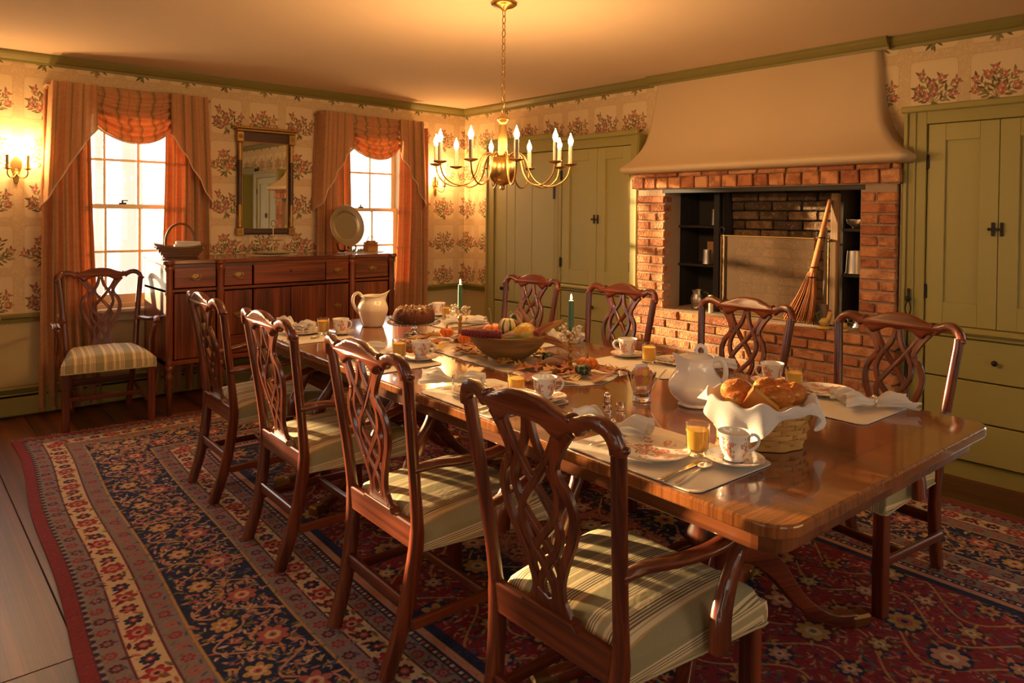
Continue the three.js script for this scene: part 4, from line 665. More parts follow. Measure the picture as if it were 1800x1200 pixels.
{ // chandelier
  const t = thing('chandelier', 'brass ten-arm candle chandelier hanging on a chain over the table', 'chandelier', [-2.084, 0, 3.009]);
  part('canopy', lathe([[0.0005, 2.362], [0.012, 2.363], [0.02, 2.372], [0.05, 2.38], [0.064, 2.39], [0.066, 2.4], [0.0005, 2.4]], 32), M.brass, t);
  const link = tube([[0, 0.02, 0], [0.0075, 0.011, 0], [0.0075, -0.011, 0], [0, -0.02, 0], [-0.0075, -0.011, 0], [-0.0075, 0.011, 0]], 0.0024, 24, 6, true);
  for (let i = 0, y = 2.35; y > 1.86; i++, y -= 0.0335) { const l = part('chain_link', link, M.brassOld, t); l.position.y = y; l.rotation.y = i % 2 ? Math.PI / 2 + 0.2 : 0.2; }
  part('stem', lathe([[0.0005, 1.86], [0.006, 1.858], [0.008, 1.848], [0.018, 1.842], [0.03, 1.832], [0.03, 1.826], [0.02, 1.815], [0.018, 1.80], [0.021, 1.76], [0.023, 1.72], [0.022, 1.68], [0.026, 1.655], [0.026, 1.64]], 24), M.brass, t);
  part('ball', lathe([[0.0005, 1.655], [0.03, 1.652], [0.05, 1.638], [0.066, 1.615], [0.072, 1.585], [0.069, 1.555], [0.056, 1.53], [0.038, 1.514], [0.015, 1.507], [0.01, 1.5], [0.013, 1.492], [0.011, 1.484], [0.0005, 1.48]].reverse(), 32), M.brass, t);
  for (let k = 0; k < 10; k++) {
    const a = (k * 36 + 12) * D2R, c = Math.cos(a), s = Math.sin(a);
    const arm = part('arm', tube([[0.045, 1.64], [0.068, 1.662], [0.098, 1.655], [0.118, 1.62], [0.135, 1.565], [0.17, 1.52], [0.225, 1.5], [0.28, 1.512], [0.32, 1.55], [0.334, 1.6]].map(([r, y]) => [r * c, y, r * s]), 0.0042, 40, 8), M.brass, t);
    part('drip_pan', lathe([[0.0005, 1.598], [0.008, 1.598], [0.024, 1.603], [0.034, 1.609], [0.033, 1.611], [0.012, 1.606], [0.012, 1.612], [0.0005, 1.612]], 18).translate(0.334 * c, 0, 0.334 * s), M.brass, arm);
    candleLamp(t, 0.334 * c, 1.611, 0.334 * s, P_CHANDELIER, 0.088);
  }
}
function sconce(label, x) {
  const t = thing('wall_sconce', label, 'sconce', [x, 0, 0], 0, 'brass wall sconces');
  part('backplate', [extrude(oval(0.034, 0.055, 24), 0.012, 0.004).translate(0, 1.655, 0.006), extrude(oval(0.018, 0.05, 16), 0.014, 0.004).translate(0, 1.58, 0.007), lathe([[0.0005, 0], [0.012, 0.002], [0.016, 0.012], [0.008, 0.022], [0.0005, 0.024]], 14).rotateX(Math.PI / 2).translate(0, 1.60, 0.012)], M.brass, t);
  for (const s of [-1, 1]) {
    const a = part('arm', tube([[0, 1.60, 0.03], [s * 0.018, 1.575, 0.05], [s * 0.042, 1.572, 0.07], [s * 0.055, 1.595, 0.08], [s * 0.054, 1.622, 0.08]], 0.0045, 24, 8), M.brass, t);
    part('drip_cup', lathe([[0.0005, 1.618], [0.01, 1.62], [0.024, 1.628], [0.025, 1.631], [0.014, 1.633], [0.015, 1.655], [0.0005, 1.656]], 16).translate(s * 0.054, 0, 0.08), M.brass, a);
    candleLamp(t, s * 0.054, 1.65, 0.08, P_SCONCE, 0.068);
  }
}
sconce('brass two-light wall sconce at the left edge, beside the left window', -3.716);
sconce('brass two-light wall sconce between the right window and the corner', -0.36);
// ================================================================ TABLEWARE
const TY = 0.751;
const RIGHT = -41.5 * D2R; // turn that points a thing's +x to the right of the view
const floral = (x, cx, cy, r, n) => { for (let k = 0; k < n; k++) { const a = rnd() * 6.283, q = Math.sqrt(rnd()) * r, px = cx + Math.cos(a) * q, py = cy + Math.sin(a) * q, big = k % 3 === 0, s = big ? r * 0.24 : r * 0.1; if (k % 3 === 1) { x.fillStyle = ['#8a8a4e', '#71804c'][k % 2]; x.beginPath(); x.ellipse(px, py, s * 1.6, s * 0.7, rnd() * 3, 0, 6.283); x.fill(); continue; } for (let j = 0; j < 9; j++) { const b = j / 9 * 6.283 + rnd() * 0.3; x.fillStyle = ['#cc8078', '#dba79c', '#bf6a62'][j % 3]; x.beginPath(); x.ellipse(px + Math.cos(b) * s * 0.55, py + Math.sin(b) * s * 0.55, s * 0.55, s * 0.36, b, 0, 6.283); x.fill(); } x.fillStyle = '#e8c9a8'; x.beginPath(); x.arc(px, py, s * 0.25, 0, 6.283); x.fill(); } };
const plateTex = canvasTex(512, 512, (x, w) => { x.fillStyle = '#e6ddcd'; x.fillRect(0, 0, w, w); for (let k = 0; k < 7; k++) { const a = k / 7 * 6.283; floral(x, w / 2 + Math.cos(a) * w * 0.37, w / 2 + Math.sin(a) * w * 0.37, 52, 20); } floral(x, w * 0.47, w * 0.54, 120, 46); x.strokeStyle = '#c9a07a'; x.lineWidth = 3; x.beginPath(); x.arc(w / 2, w / 2, w * 0.49, 0, 6.283); x.stroke(); }, null);
const cupTex = canvasTex(1024, 256, (x, w, h) => { x.fillStyle = '#e8e0d2'; x.fillRect(0, 0, w, h); x.scale(2.3, 1); w /= 2.3; for (const c of [0.12, 0.37, 0.63, 0.88]) { floral(x, w * c - 12, h * 0.58, 30, 32); floral(x, w * c + 16, h * 0.62, 28, 28); } }, null);
const chinaMat = (map) => phy(0xffffff, 0.14, { map, clearcoat: 0.6, clearcoatRoughness: 0.05 });
M.plate = chinaMat(plateTex); M.cup = chinaMat(cupTex);
const planar = (g, r) => { g = prep(g); const p = g.attributes.position; for (let i = 0; i < p.count; i++) g.attributes.uv.setXY(i, p.getX(i) / (2 * r) + 0.5, p.getZ(i) / (2 * r) + 0.5); return g; };
const plateGeo = planar(lathe([[0.0005, 0.003], [0.055, 0.002], [0.06, 0.0], [0.064, 0.004], [0.098, 0.013], [0.1, 0.0155], [0.097, 0.016], [0.066, 0.0085], [0.0005, 0.007]], 48), 0.1);
const saucerGeo = planar(lathe([[0.0005, 0.003], [0.035, 0.002], [0.038, 0], [0.042, 0.004], [0.07, 0.013], [0.074, 0.0165], [0.071, 0.017], [0.04, 0.009], [0.0005, 0.0065]], 40), 0.075);
const cupGeo = latheS([[0.0005, 0.002], [0.022, 0.0], [0.026, 0.003], [0.024, 0.009], [0.03, 0.02], [0.036, 0.04], [0.038, 0.058], [0.0415, 0.07], [0.04, 0.071], [0.036, 0.057], [0.033, 0.038], [0.026, 0.02], [0.0005, 0.014]], 40, 60);
const cupHandle = tube([[0.036, 0.058, 0], [0.05, 0.062, 0], [0.061, 0.052, 0], [0.058, 0.036, 0], [0.044, 0.024, 0], [0.033, 0.022, 0]], 0.0038, 28, 8);
const glassGeo = lathe([[0.0005, 0.0], [0.027, 0.0], [0.0285, 0.003], [0.0275, 0.012], [0.0305, 0.078], [0.03, 0.0795], [0.0288, 0.0785], [0.026, 0.014], [0.022, 0.011], [0.0005, 0.0105]], 36);
const juiceGeo = lathe([[0.0005, 0.0107], [0.0218, 0.0112], [0.0257, 0.0142], [0.0282, 0.064], [0.0265, 0.0645], [0.0005, 0.0642]], 36);
function napkinGeo(sd) { // soft fan on both sides of the ring, pleats running out from it
  const f = (lay) => sheet(56, 40, (u, v) => { const s = u * 2 - 1, q = v * 2 - 1, a = Math.abs(s), k = sm(0.04, 0.6, a), w = 0.012 + (s < 0 ? 0.062 : 0.05) * Math.pow(a, 0.8);
    const pleat = 0.0075 * Math.sin(q * 10 + sd * 3 + s * 2 + lay * 2.1) + 0.004 * Math.sin(q * 19 + sd + lay), lift = (s < 0 ? 0.03 : 0.016) * Math.sin(Math.min(1, a * 1.15) * 2.6) * (0.6 + 0.4 * Math.cos(q * 1.6 + sd));
    return [s * (0.105 + 0.012 * Math.cos(q * 4 + sd)) , 0.013 + k * (pleat + lift) + lay * (0.006 + 0.012 * k * (1 - q * q)) + (1 - k) * 0.008 * Math.sqrt(Math.max(0, 1 - q * q)), q * w + 0.01 * s * Math.sin(sd)]; });
  return [f(0), f(1)];
}
M.linenD = M.linen.clone(); M.linenD.side = THREE.DoubleSide;
M.mat = phy(new THREE.Color().setRGB(0.76, 0.69, 0.57), 0.5, { bumpMap: fineNoise, bumpScale: 0.0006, clearcoat: 0.15, clearcoatRoughness: 0.4 });
const matGeo = uvBox(extrude(rrPts(0.325, 0.425, 0.03, 5), 0.003, 0.001, [], 1).rotateX(Math.PI / 2).translate(0, 0.0015, 0), 0);
const knifeGeo = [sweep([[-0.1, 0.004, 0], [-0.06, 0.005, 0], [-0.01, 0.0045, 0]], (k) => oval(lerp(0.0075, 0.0045, k), 0.0035, 10), 12), extrude([[-0.01, -0.005], [0.05, -0.0085], [0.085, -0.006], [0.098, 0.004], [0.085, 0.006], [-0.01, 0.004]], 0.0018, 0.0006, [], 1).rotateX(-Math.PI / 2).translate(0, 0.004, 0)];
const spoonGeo = [sweep([[-0.085, 0.005, 0], [-0.04, 0.006, 0], [0.03, 0.004, 0], [0.045, 0.004, 0]], (k) => oval(lerp(0.006, 0.0025, sm(0, 0.7, k)), 0.0016, 8), 14), warp(new THREE.SphereGeometry(1, 16, 10, 0, 6.283, Math.PI / 2, Math.PI / 2).scale(0.026, 0.006, 0.0165), (v) => { v.x += 0.066; v.y += 0.0075; })];
const forkGeo = [sweep([[-0.085, 0.005, 0], [-0.03, 0.006, 0], [0.035, 0.004, 0]], (k) => oval(lerp(0.006, 0.003, k), 0.0016, 8), 12), extrude([[0.03, -0.003], [0.045, -0.011], [0.06, -0.011], [0.06, 0.011], [0.045, 0.011], [0.03, 0.003]], 0.0018, 0.0005, [], 1).rotateX(-Math.PI / 2).translate(0, 0.0045, 0), ...[-0.0095, -0.0032, 0.0032, 0.0095].map((z) => cbx(0.042, 0.0018, 0.0032, 0.08, 0.0055, z, 0.0005))];
M.spoonMat = M.silver.clone(); M.spoonMat.side = THREE.DoubleSide;
const proto = {};
function make(kind, label, category, pos, turn, group, build) { if (proto[kind]) return copyOf(proto[kind], label, pos, turn, group); const t = thing(kind, label, category, pos, turn, group); build(t); proto[kind] = t; return t; }
// [name of the seat, side, mat z, plate, napkin, glass, cup, cup turn, cutlery]
const seats = [
  ['at the place nearest the viewer on the left side', -1, 1.085, [-0.445, 1.065], [-0.395, 0.885], [-0.354, 1.14], [-0.335, 1.235], -40, [-0.485, 1.205]],
  ['at the third place from the sideboard on the left side', -1, 0.365, [-0.425, 0.32], [-0.43, 0.155], [-0.36, 0.425], [-0.311, 0.51], -35, [-0.485, 0.475]],
  ['at the second place from the sideboard on the left side', -1, -0.375, [-0.42, -0.42], [-0.43, -0.57], [-0.345, -0.36], [-0.285, -0.285], -60, [-0.485, -0.27]],
  ['at the far left place, next to the sideboard', -1, -1.14, [-0.42, -1.19], [-0.40, -1.32], [-0.335, -1.12], [-0.27, -1.06], -60, [-0.485, -1.03]],
  ['at the near right place, behind the bread basket', 1, 1.075, [0.525, 1.03], [0.475, 1.215], [0.47, 0.945], [0.50, 0.845], 140, [0.56, 0.9]],
  ['at the place before the hearth, behind the lidded jug', 1, 0.345, [0.53, 0.41], [0.50, 0.565], [0.436, 0.325], [0.462, 0.187], 140, [0.56, 0.24]],
  ['at the place behind the gourd bowl', 1, -0.40, [0.50, -0.38], [0.47, -0.24], [0.44, -0.46], [0.465, -0.58], 140, [0.56, -0.55]],
  ['at the far right place, near the corner', 1, -1.13, [0.50, -1.09], [0.43, -0.96], [0.45, -1.175], [0.485, -1.315], 140, [0.56, -1.27]],
];
const nap = [napkinGeo(0.4), napkinGeo(2.2), napkinGeo(4.1)];
seats.forEach(([where, side, mz, pl, np, gl, cp, ct, cu], i) => {
  const inward = side < 0 ? TROT : TROT + Math.PI;
  make('placemat', 'cream placemat ' + where, 'placemat', tl(side * 0.412, TY, mz), inward, 'cream placemats', (t) => part('mat', matGeo, M.mat, t));
  const y1 = TY + 0.0032;
  make('floral_plate', 'pink floral china plate ' + where, 'plate', tl(pl[0], y1, pl[1]), inward + i, 'pink floral plates', (t) => part('dish', plateGeo, M.plate, t));
  const n = thing('napkin', 'ringed white napkin ' + where, 'napkin', tl(np[0], y1, np[1]), RIGHT + (i % 3 - 1) * 0.35, 'gathered linen napkins');
  part('cloth', nap[i % 3], M.linenD, n); part('ring', [new THREE.TorusGeometry(0.0155, 0.0038, 8, 24).rotateY(Math.PI / 2).translate(0, 0.019, 0), ...[0.5, 1.2, 1.9, 2.6].map((a) => blob(0.005, 0.005, 0.005, 0.003, 0.019 + 0.0165 * Math.sin(a), 0.0165 * Math.cos(a), 8, 6))], M.silver, n);
  make('juice_glass', 'tumbler of orange juice ' + where, 'glass', tl(gl[0], y1, gl[1]), 0, 'tumblers of orange juice', (t) => { part('tumbler', glassGeo, M.glass, t); part('juice', juiceGeo, M.juice, t); });
  make('saucer', 'floral saucer ' + where, 'saucer', tl(cp[0], y1, cp[1]), i * 0.7, 'floral saucers', (t) => part('dish', saucerGeo, M.plate, t));
  make('teacup', 'floral china teacup ' + where, 'teacup', tl(cp[0], y1 + 0.0072, cp[1]), ct * D2R, 'floral teacups', (t) => { part('bowl', cupGeo, M.cup, t); part('handle', cupHandle, M.china, t); });
  make('table_knife', 'silver table knife ' + where, 'knife', tl(cu[0], y1, cu[1] - 0.012), inward + 0.12, 'table knives', (t) => { part('handle', knifeGeo[0], M.silver, t); part('blade', knifeGeo[1], M.silver, t); });
  make('teaspoon', 'silver teaspoon ' + where, 'spoon', tl(cu[0], y1, cu[1] + 0.018), inward + 0.2, 'teaspoons', (t) => { part('handle', spoonGeo[0], M.silver, t); part('bowl', spoonGeo[1], M.spoonMat, t); });
  make('table_fork', 'silver fork ' + where, 'fork', tl(pl[0], y1, pl[1] - side * -0.125), inward - 0.1, 'table forks', (t) => { part('handle', forkGeo[0], M.silver, t); part('tines', forkGeo.slice(1), M.silver, t); });
});
// ---------------------------------------------------------------- cream pitcher
M.ironstone = phy(new THREE.Color().setRGB(0.70, 0.60, 0.44), 0.16, { clearcoat: 0.7, clearcoatRoughness: 0.06 });
{
  const t = thing('pitcher', 'tall cream ironstone pitcher at the far end of the table', 'pitcher', tl(-0.007, TY, -1.216), RIGHT);
  const body = warp(latheS([[0.0005, 0.004], [0.052, 0], [0.057, 0.006], [0.066, 0.035], [0.079, 0.075], [0.082, 0.095], [0.075, 0.122], [0.062, 0.142], [0.06, 0.155], [0.064, 0.166], [0.0615, 0.167], [0.056, 0.152], [0.07, 0.12], [0.075, 0.09], [0.06, 0.03], [0.0005, 0.016]], 48, 70), (v) => { const k = sm(0.125, 0.17, v.y), a = Math.atan2(v.z, v.x), s = Math.pow(Math.max(0, Math.cos(a)), 5), b = Math.pow(Math.max(0, -Math.cos(a)), 2); v.x += k * 0.03 * s; v.y += k * (0.03 * s - 0.002 * b); v.z *= 1 - 0.45 * k * s; const fl = 1 + 0.012 * Math.cos(a * 8) * (1 - k); v.x *= fl; v.z *= fl; });
  part('body', body, M.ironstone, t);
  part('handle', sweep([[-0.056, 0.158, 0], [-0.078, 0.178, 0], [-0.098, 0.17, 0], [-0.108, 0.14, 0], [-0.1, 0.105, 0], [-0.076, 0.07, 0]], (k) => oval(0.0085, 0.0058, 10), 30, V(0, 0, 1)), M.ironstone, t);
}
// ---------------------------------------------------------------- cake on its stand
{
  const p = [0.012, -0.825];
  const st = thing('cake_stand', 'pressed glass cake stand with a beaded rim under the bundt cake', 'cake stand', tl(p[0], TY, p[1]));
  part('foot', latheS([[0.0005, 0.002], [0.05, 0.0], [0.053, 0.004], [0.04, 0.012], [0.02, 0.024], [0.014, 0.04], [0.018, 0.052], [0.035, 0.06], [0.035, 0.064], [0.0005, 0.064]], 32, 40), M.glass, st);
  part('plate', lathe([[0.0005, 0.0645], [0.112, 0.0645], [0.124, 0.068], [0.126, 0.071], [0.122, 0.0725], [0.11, 0.0695], [0.0005, 0.0695]], 48), M.glass, st);
  part('beaded_rim', Array.from({ length: 48 }, (_, k) => blob(0.0072, 0.006, 0.0072, 0.127 * Math.cos(k * 0.1309), 0.0685, 0.127 * Math.sin(k * 0.1309), 8, 6)), M.glass, st);
  const cakeTex = tex(256, 256, (u, v) => { const n = fbm(u, v, 12, 12, 4, 71), s = fbm(u, v, 40, 40, 2, 73), c = mix3([74, 34, 14], [122, 66, 30], n); const r = Math.hypot(u - 0.5, v - 0.5) * 2, top = sm(1.0, 0.72, r); return mix3(c, [214, 186, 150], clamp((s - 0.42) * 4.5) * 0.9 * top); });
  const ck = thing('bundt_cake', 'brown bundt cake dusted with powdered sugar on the glass stand', 'cake', tl(p[0], TY + 0.0705, p[1]));
  part('cake', planar(warp(latheS([[0.026, 0.004], [0.098, 0.0], [0.103, 0.012], [0.102, 0.04], [0.09, 0.062], [0.068, 0.073], [0.045, 0.064], [0.03, 0.045], [0.026, 0.004]], 96, 44), (v) => { const a = Math.atan2(v.z, v.x), k = sm(0.02, 0.065, v.y), f = 1 - 0.05 * k * Math.abs(Math.sin(a * 6)) + 0.012 * Math.sin(a * 17 + v.y * 90); v.x *= f; v.z *= f; v.y += 0.006 * k * (Math.abs(Math.cos(a * 6)) - 0.5) + 0.002 * Math.sin(a * 31); }), 0.104), std(0xffffff, 0.92, { map: cakeTex, bumpMap: fineNoise, bumpScale: 0.006 }), ck);
  const lf = extrude(new THREE.SplineCurve([[0, 0], [0.012, 0.008], [0.03, 0.008], [0.044, 0]].map(([a, b]) => new THREE.Vector2(a, b))).getPoints(10).map((q) => [q.x, q.y]).concat([[0.03, -0.008], [0.012, -0.008]]), 0.0012).rotateX(-Math.PI / 2);
  const gl = std(new THREE.Color().setRGB(0.06, 0.10, 0.025), 0.6);
  for (let k = 0; k < 12; k++) { const a = k * 0.524 + rr(-0.1, 0.1); part('garnish_leaf', lf, gl, ck).position.set(0, 0, 0); const o = ck.children[ck.children.length - 1]; o.position.set(0.094 * Math.cos(a), 0.004, 0.094 * Math.sin(a)); o.rotation.set(0, -a + rr(-0.9, 0.9), 0.35); }
}
// ---------------------------------------------------------------- candlesticks
M.candle = phy(new THREE.Color().setRGB(0.05, 0.15, 0.07), 0.45, { clearcoat: 0.3 });
function candlestick(where, x, z) {
  const t = thing('candlestick', 'turned brass candlestick ' + where, 'candlestick', tl(x, TY + 0.004, z));
  part('stick', latheS([[0.0005, 0.001], [0.03, 0], [0.031, 0.004], [0.022, 0.01], [0.01, 0.016], [0.0075, 0.024], [0.011, 0.03], [0.007, 0.036], [0.0085, 0.045], [0.0105, 0.055], [0.007, 0.066], [0.0085, 0.074], [0.011, 0.084], [0.0065, 0.094], [0.009, 0.102], [0.011, 0.112], [0.008, 0.122], [0.014, 0.13], [0.016, 0.142], [0.012, 0.146], [0.0005, 0.146]], 20, 90), M.brass, t);
  const r = thing('berry_candle_ring', 'ring of pearly gold berries around the green candle ' + where, 'candle ring', tl(x, TY + 0.004, z));
  const b = [], st = []; for (let k = 0; k < 64; k++) { const a = k * 2.4, q = rr(0.014, 0.048), y = 0.135 + rr(-0.012, 0.03) + (q > 0.03 ? 0.008 : 0), s = rr(0.0048, 0.0068); b.push(blob(s, s, s, q * Math.cos(a), y, q * Math.sin(a), 8, 6)); if (k % 3 === 0) st.push(tube([[0.012 * Math.cos(a), 0.13, 0.012 * Math.sin(a)], [q * 0.6 * Math.cos(a), y - 0.006, q * 0.6 * Math.sin(a)], [q * Math.cos(a), y, q * Math.sin(a)]], 0.001, 6, 4)); }
  const bm = part('berries', b, phy(new THREE.Color().setRGB(0.74, 0.62, 0.42), 0.2, { metalness: 0.2, clearcoat: 0.8 }), r); bm.userData.kind = 'stuff'; part('wire', st, M.brassOld, r);
  const c = thing('taper_candle', 'lit dark green taper candle ' + where, 'candle', tl(x, TY + 0.004, z));
  part('wax', lathe([[0.0005, 0.1465], [0.0105, 0.1465], [0.0112, 0.17], [0.0102, 0.27], [0.0085, 0.273], [0.0005, 0.271]], 18), M.candle, c);
  part('wick', new THREE.CylinderGeometry(0.0008, 0.0008, 0.008, 6).translate(0, 0.275, 0), M.iron, c);
  part('flame', lathe([[0.0005, 0.274], [0.003, 0.277], [0.0042, 0.283], [0.003, 0.291], [0.0005, 0.298]], 12), flameMat(14), c);
  const l = new THREE.PointLight(LAMP, 0.02); l.position.set(0, 0.283, 0); l.castShadow = true; l.shadow.radius = 0.3; l.name = 'flame_light'; c.add(l);
}
candlestick('at the left of the gourd bowl', 0.085, -0.531);
candlestick('at the right of the gourd bowl', 0.076, 0.232);
// ---------------------------------------------------------------- runner and autumn things
{
  const N = 60, e = []; const hw = 0.17, hl = 0.56; for (let i = 0; i < N; i++) e.push([-hw + (i % 2 ? 0.006 : 0) + 0.004 * Math.sin(i), -hl + i / N * 2 * hl]); e.push([-hw * 0.5, hl + 0.05], [0, hl + 0.075], [hw * 0.5, hl + 0.05]); for (let i = N; i > 0; i--) e.push([hw - (i % 2 ? 0.006 : 0), -hl + i / N * 2 * hl]); e.push([hw * 0.5, -hl - 0.05], [0, -hl - 0.075], [-hw * 0.5, -hl - 0.05]);
  single('table_runner', uvBox(extrude(e, 0.003, 0).rotateX(Math.PI / 2).translate(0, 0.0015, 0), 0), M.mat, 'cream lace-edged runner along the middle of the table', 'runner', tl(0.025, TY, -0.17), TROT - 0.03);
}
const leafShape = (() => { const p = []; for (const s of [1, -1]) { const h = [[0, 0], [0.006, 0.004], [0.012, 0.024], [0.02, 0.012], [0.026, 0.036], [0.036, 0.014], [0.046, 0.028], [0.054, 0.01], [0.075, 0.0]]; const q = h.map(([a, b]) => [a, b * s]); p.push(...(s > 0 ? q : q.reverse().slice(1, -1))); } return p; })();
const leafGeos = [0, 1, 2].map((k) => warp(extrude(leafShape, 0.0012), (v) => { const q = [v.x, v.y]; v.z += 0.006 * Math.sin(q[0] * 60 + k) + (0.25 + 0.2 * k) * Math.abs(q[1]); }).rotateX(-Math.PI / 2).scale(1.3, 1, 1.3));
const leafMats = [[0.52, 0.15, 0.02], [0.62, 0.27, 0.03], [0.38, 0.08, 0.03], [0.66, 0.42, 0.08], [0.44, 0.2, 0.07]].map(([r, g, b]) => phy(new THREE.Color().setRGB(r, g, b), 0.7, { side: THREE.DoubleSide, transmission: 0.15, thickness: 0 }));
for (let k = 0; k < 60; k++) { const z = -0.70 + k / 59 * 1.14, x = 0.02 + rr(-0.15, 0.14), lm = Math.floor(rnd() * 5); const o = single('autumn_leaf', leafGeos[k % 3], leafMats[lm], ['brick-red', 'orange-brown', 'dark red', 'yellow', 'tan-brown'][lm] + ' dry autumn leaf on the runner ' + (z < -0.3 ? 'by the left candlestick' : z < 0.1 ? 'around the wooden bowl' : 'by the right candlestick'), 'leaf', tl(x, TY + 0.012 + rr(0, 0.006), z), rnd() * 6.28, 'autumn leaves on the runner'); o.rotation.x = rr(-0.04, 0.04); o.rotation.z = rr(-0.04, 0.04); }
const gourdMat = (a, b, n, rough = 0.45) => phy(0xffffff, rough, { map: tex(256, 64, (u, v) => { const s = 0.5 + 0.5 * Math.cos(u * 6.283 * n), w = fbm(u, v, 16, 8, 3, n + 3) - 0.5; return mix3(a, b, clamp((s + w * 0.5 - 0.72) * 5)).map((c) => c + 24 * w); }), clearcoat: 0.3, clearcoatRoughness: 0.3 });
const orangeM = gourdMat([238, 124, 14], [200, 88, 8], 9), stripeM = gourdMat([222, 196, 132], [52, 78, 30], 8), darkM = gourdMat([26, 48, 22], [110, 122, 66], 8), yellowM = gourdMat([214, 160, 44], [150, 150, 60], 5), stemM = std(new THREE.Color().setRGB(0.28, 0.24, 0.1), 0.8);
function ribbed(r, h, ribs, depth, taper = 0) { return warp(new THREE.SphereGeometry(1, 48, 24), (v) => { const a = Math.atan2(v.z, v.x), q = 1 - depth * Math.pow(Math.abs(Math.sin(a * ribs / 2)), 3), rad = Math.hypot(v.x, v.z), dim = 1 - 0.28 * Math.exp(-rad * rad * 9); v.x *= r * q * (1 - taper * v.y); v.z *= r * q * (1 - taper * v.y); v.y = v.y * h * dim + h; }); }
function gourd(kind, label, pos, turn, geo, mat, stem, tilt = [0, 0]) { const t = thing(kind, label, kind.includes('pumpkin') ? 'pumpkin' : 'gourd', pos, turn); part('flesh', geo, mat, t); if (stem) part('stem', sweep(stem, (k) => oval(lerp(0.0055, 0.0035, k), lerp(0.0055, 0.0035, k), 8), 12), stemM, t); t.rotation.set(tilt[0], turn, tilt[1]); return t; }
const st0 = (y) => [[0, y - 0.004, 0], [0.002, y + 0.006, 0], [0.006, y + 0.016, 0.002]];
const RY = TY + 0.012;
gourd('mini_pumpkin', 'small orange pumpkin beside the right candlestick', tl(0.10, RY, 0.30), 0.4, ribbed(0.042, 0.026, 10, 0.13), orangeM, st0(0.05));
gourd('striped_gourd', 'small dark green striped gourd in front of the orange pumpkin', tl(0.02, RY, 0.355), 0.2, ribbed(0.031, 0.022, 10, 0.1), darkM, null);
gourd('mini_pumpkin', 'small orange pumpkin left of the left candlestick', tl(0.07, RY, -0.62), 0.1, ribbed(0.034, 0.026, 10, 0.12), orangeM, st0(0.05));
gourd('mini_pumpkin', 'small orange pumpkin between the left candlestick and the bowl', tl(0.045, RY, -0.44), 0.9, ribbed(0.031, 0.025, 10, 0.12), orangeM, st0(0.048));
gourd('striped_gourd', 'small dark green gourd behind the red corn cob', tl(0.20, RY, -0.40), 0.9, ribbed(0.03, 0.026, 10, 0.08), darkM, st0(0.048));
gourd('striped_gourd', 'dark green gourd under the pale dry husks by the bowl', tl(0.07, RY, 0.115), 0.9, ribbed(0.03, 0.022, 10, 0.08), darkM, null);
// bowl, placed in view-aligned axes (right, up, away)
const BC = tl(-0.005, 0, -0.055), bw = (r, y, d) => [BC[0] + r * 0.749 + d * 0.662, y, BC[2] + r * 0.662 - d * 0.749];
{
  const m = std(0xffffff, 0.6, { map: woodTex([104, 72, 34], [150, 112, 58], 8, 3, 1.1, 95, [0.3, 0.5]) });
  const g = uvBox(latheS([[0.0005, 0.006], [0.06, 0.0], [0.075, 0.004], [0.115, 0.03], [0.15, 0.07], [0.165, 0.1], [0.16, 0.102], [0.142, 0.07], [0.105, 0.035], [0.06, 0.014], [0.0005, 0.014]], 48, 50).scale(1, 1, 0.82), 0);
  single('wooden_bowl', g, m, 'turned wooden bowl heaped with gourds and corn in the table centre', 'bowl', [BC[0], TY + 0.013, BC[2]], RIGHT);
}
const BY = TY + 0.06;
{ // straw bed that the gourds lie on
  const st = []; for (let k = 0; k < 420; k++) { const q = rnd() * 6.283, r = Math.sqrt(rnd()), l = rr(0.03, 0.07), y = 0.066 + 0.03 * (1 - r * r) + rr(0, 0.008); st.push(bx(l, 0.0016, 0.0026).rotateZ(rr(-0.25, 0.25)).rotateY(rnd() * 6.283).translate(r * 0.112 * Math.cos(q), y, r * 0.09 * Math.sin(q))); }
  st.push(lathe([[0.0005, 0.094], [0.05, 0.088], [0.1, 0.07], [0.128, 0.06], [0.0005, 0.058]].reverse(), 28).scale(1, 1, 0.82));
  const o = single('straw_bed', st, std(new THREE.Color().setRGB(0.5, 0.34, 0.14), 0.9), 'tan straw bedding under the gourds in the wooden bowl', 'straw', [BC[0], TY + 0.013, BC[2]], RIGHT); o.userData.kind = 'stuff';
}
gourd('orange_gourd', 'orange gourd with a long curved stem at the left of the bowl', bw(-0.062, BY + 0.028, 0.0), 0, ribbed(0.05, 0.036, 8, 0.06, 0.1), orangeM, [[-0.012, 0.066, 0], [-0.018, 0.09, 0], [-0.024, 0.115, 0.004], [-0.03, 0.135, 0.004]]);
gourd('striped_gourd', 'cream and green striped gourd in the middle of the bowl', bw(-0.002, BY + 0.046, -0.012), 0.3, ribbed(0.042, 0.04, 8, 0.14), stripeM, [[0, 0.075, 0], [0.004, 0.09, 0], [0.012, 0.1, 0.004], [0.016, 0.094, 0.006]]);
gourd('pear_gourd', 'yellow and green warty gourd at the front of the bowl', bw(0.034, BY + 0.024, -0.066), RIGHT, warp(latheS([[0.0005, -0.085], [0.012, -0.08], [0.017, -0.05], [0.026, -0.01], [0.04, 0.02], [0.043, 0.045], [0.03, 0.068], [0.0005, 0.076]], 28, 40).rotateZ(-1.35), (v) => { v.y += 0.035; const f = 1 + 0.03 * Math.sin(v.x * 300) * Math.sin(v.z * 260); v.y *= f; }), yellowM, null);
gourd('dark_gourd', 'dark green gourd at the back of the bowl', bw(0.035, BY + 0.06, 0.05), 0, ribbed(0.036, 0.04, 8, 0.06), darkM, st0(0.08));
gourd('orange_gourd', 'small orange gourd behind the corn husks', bw(0.055, BY + 0.035, 0.02), 0, ribbed(0.035, 0.03, 8, 0.08), orangeM, st0(0.06));
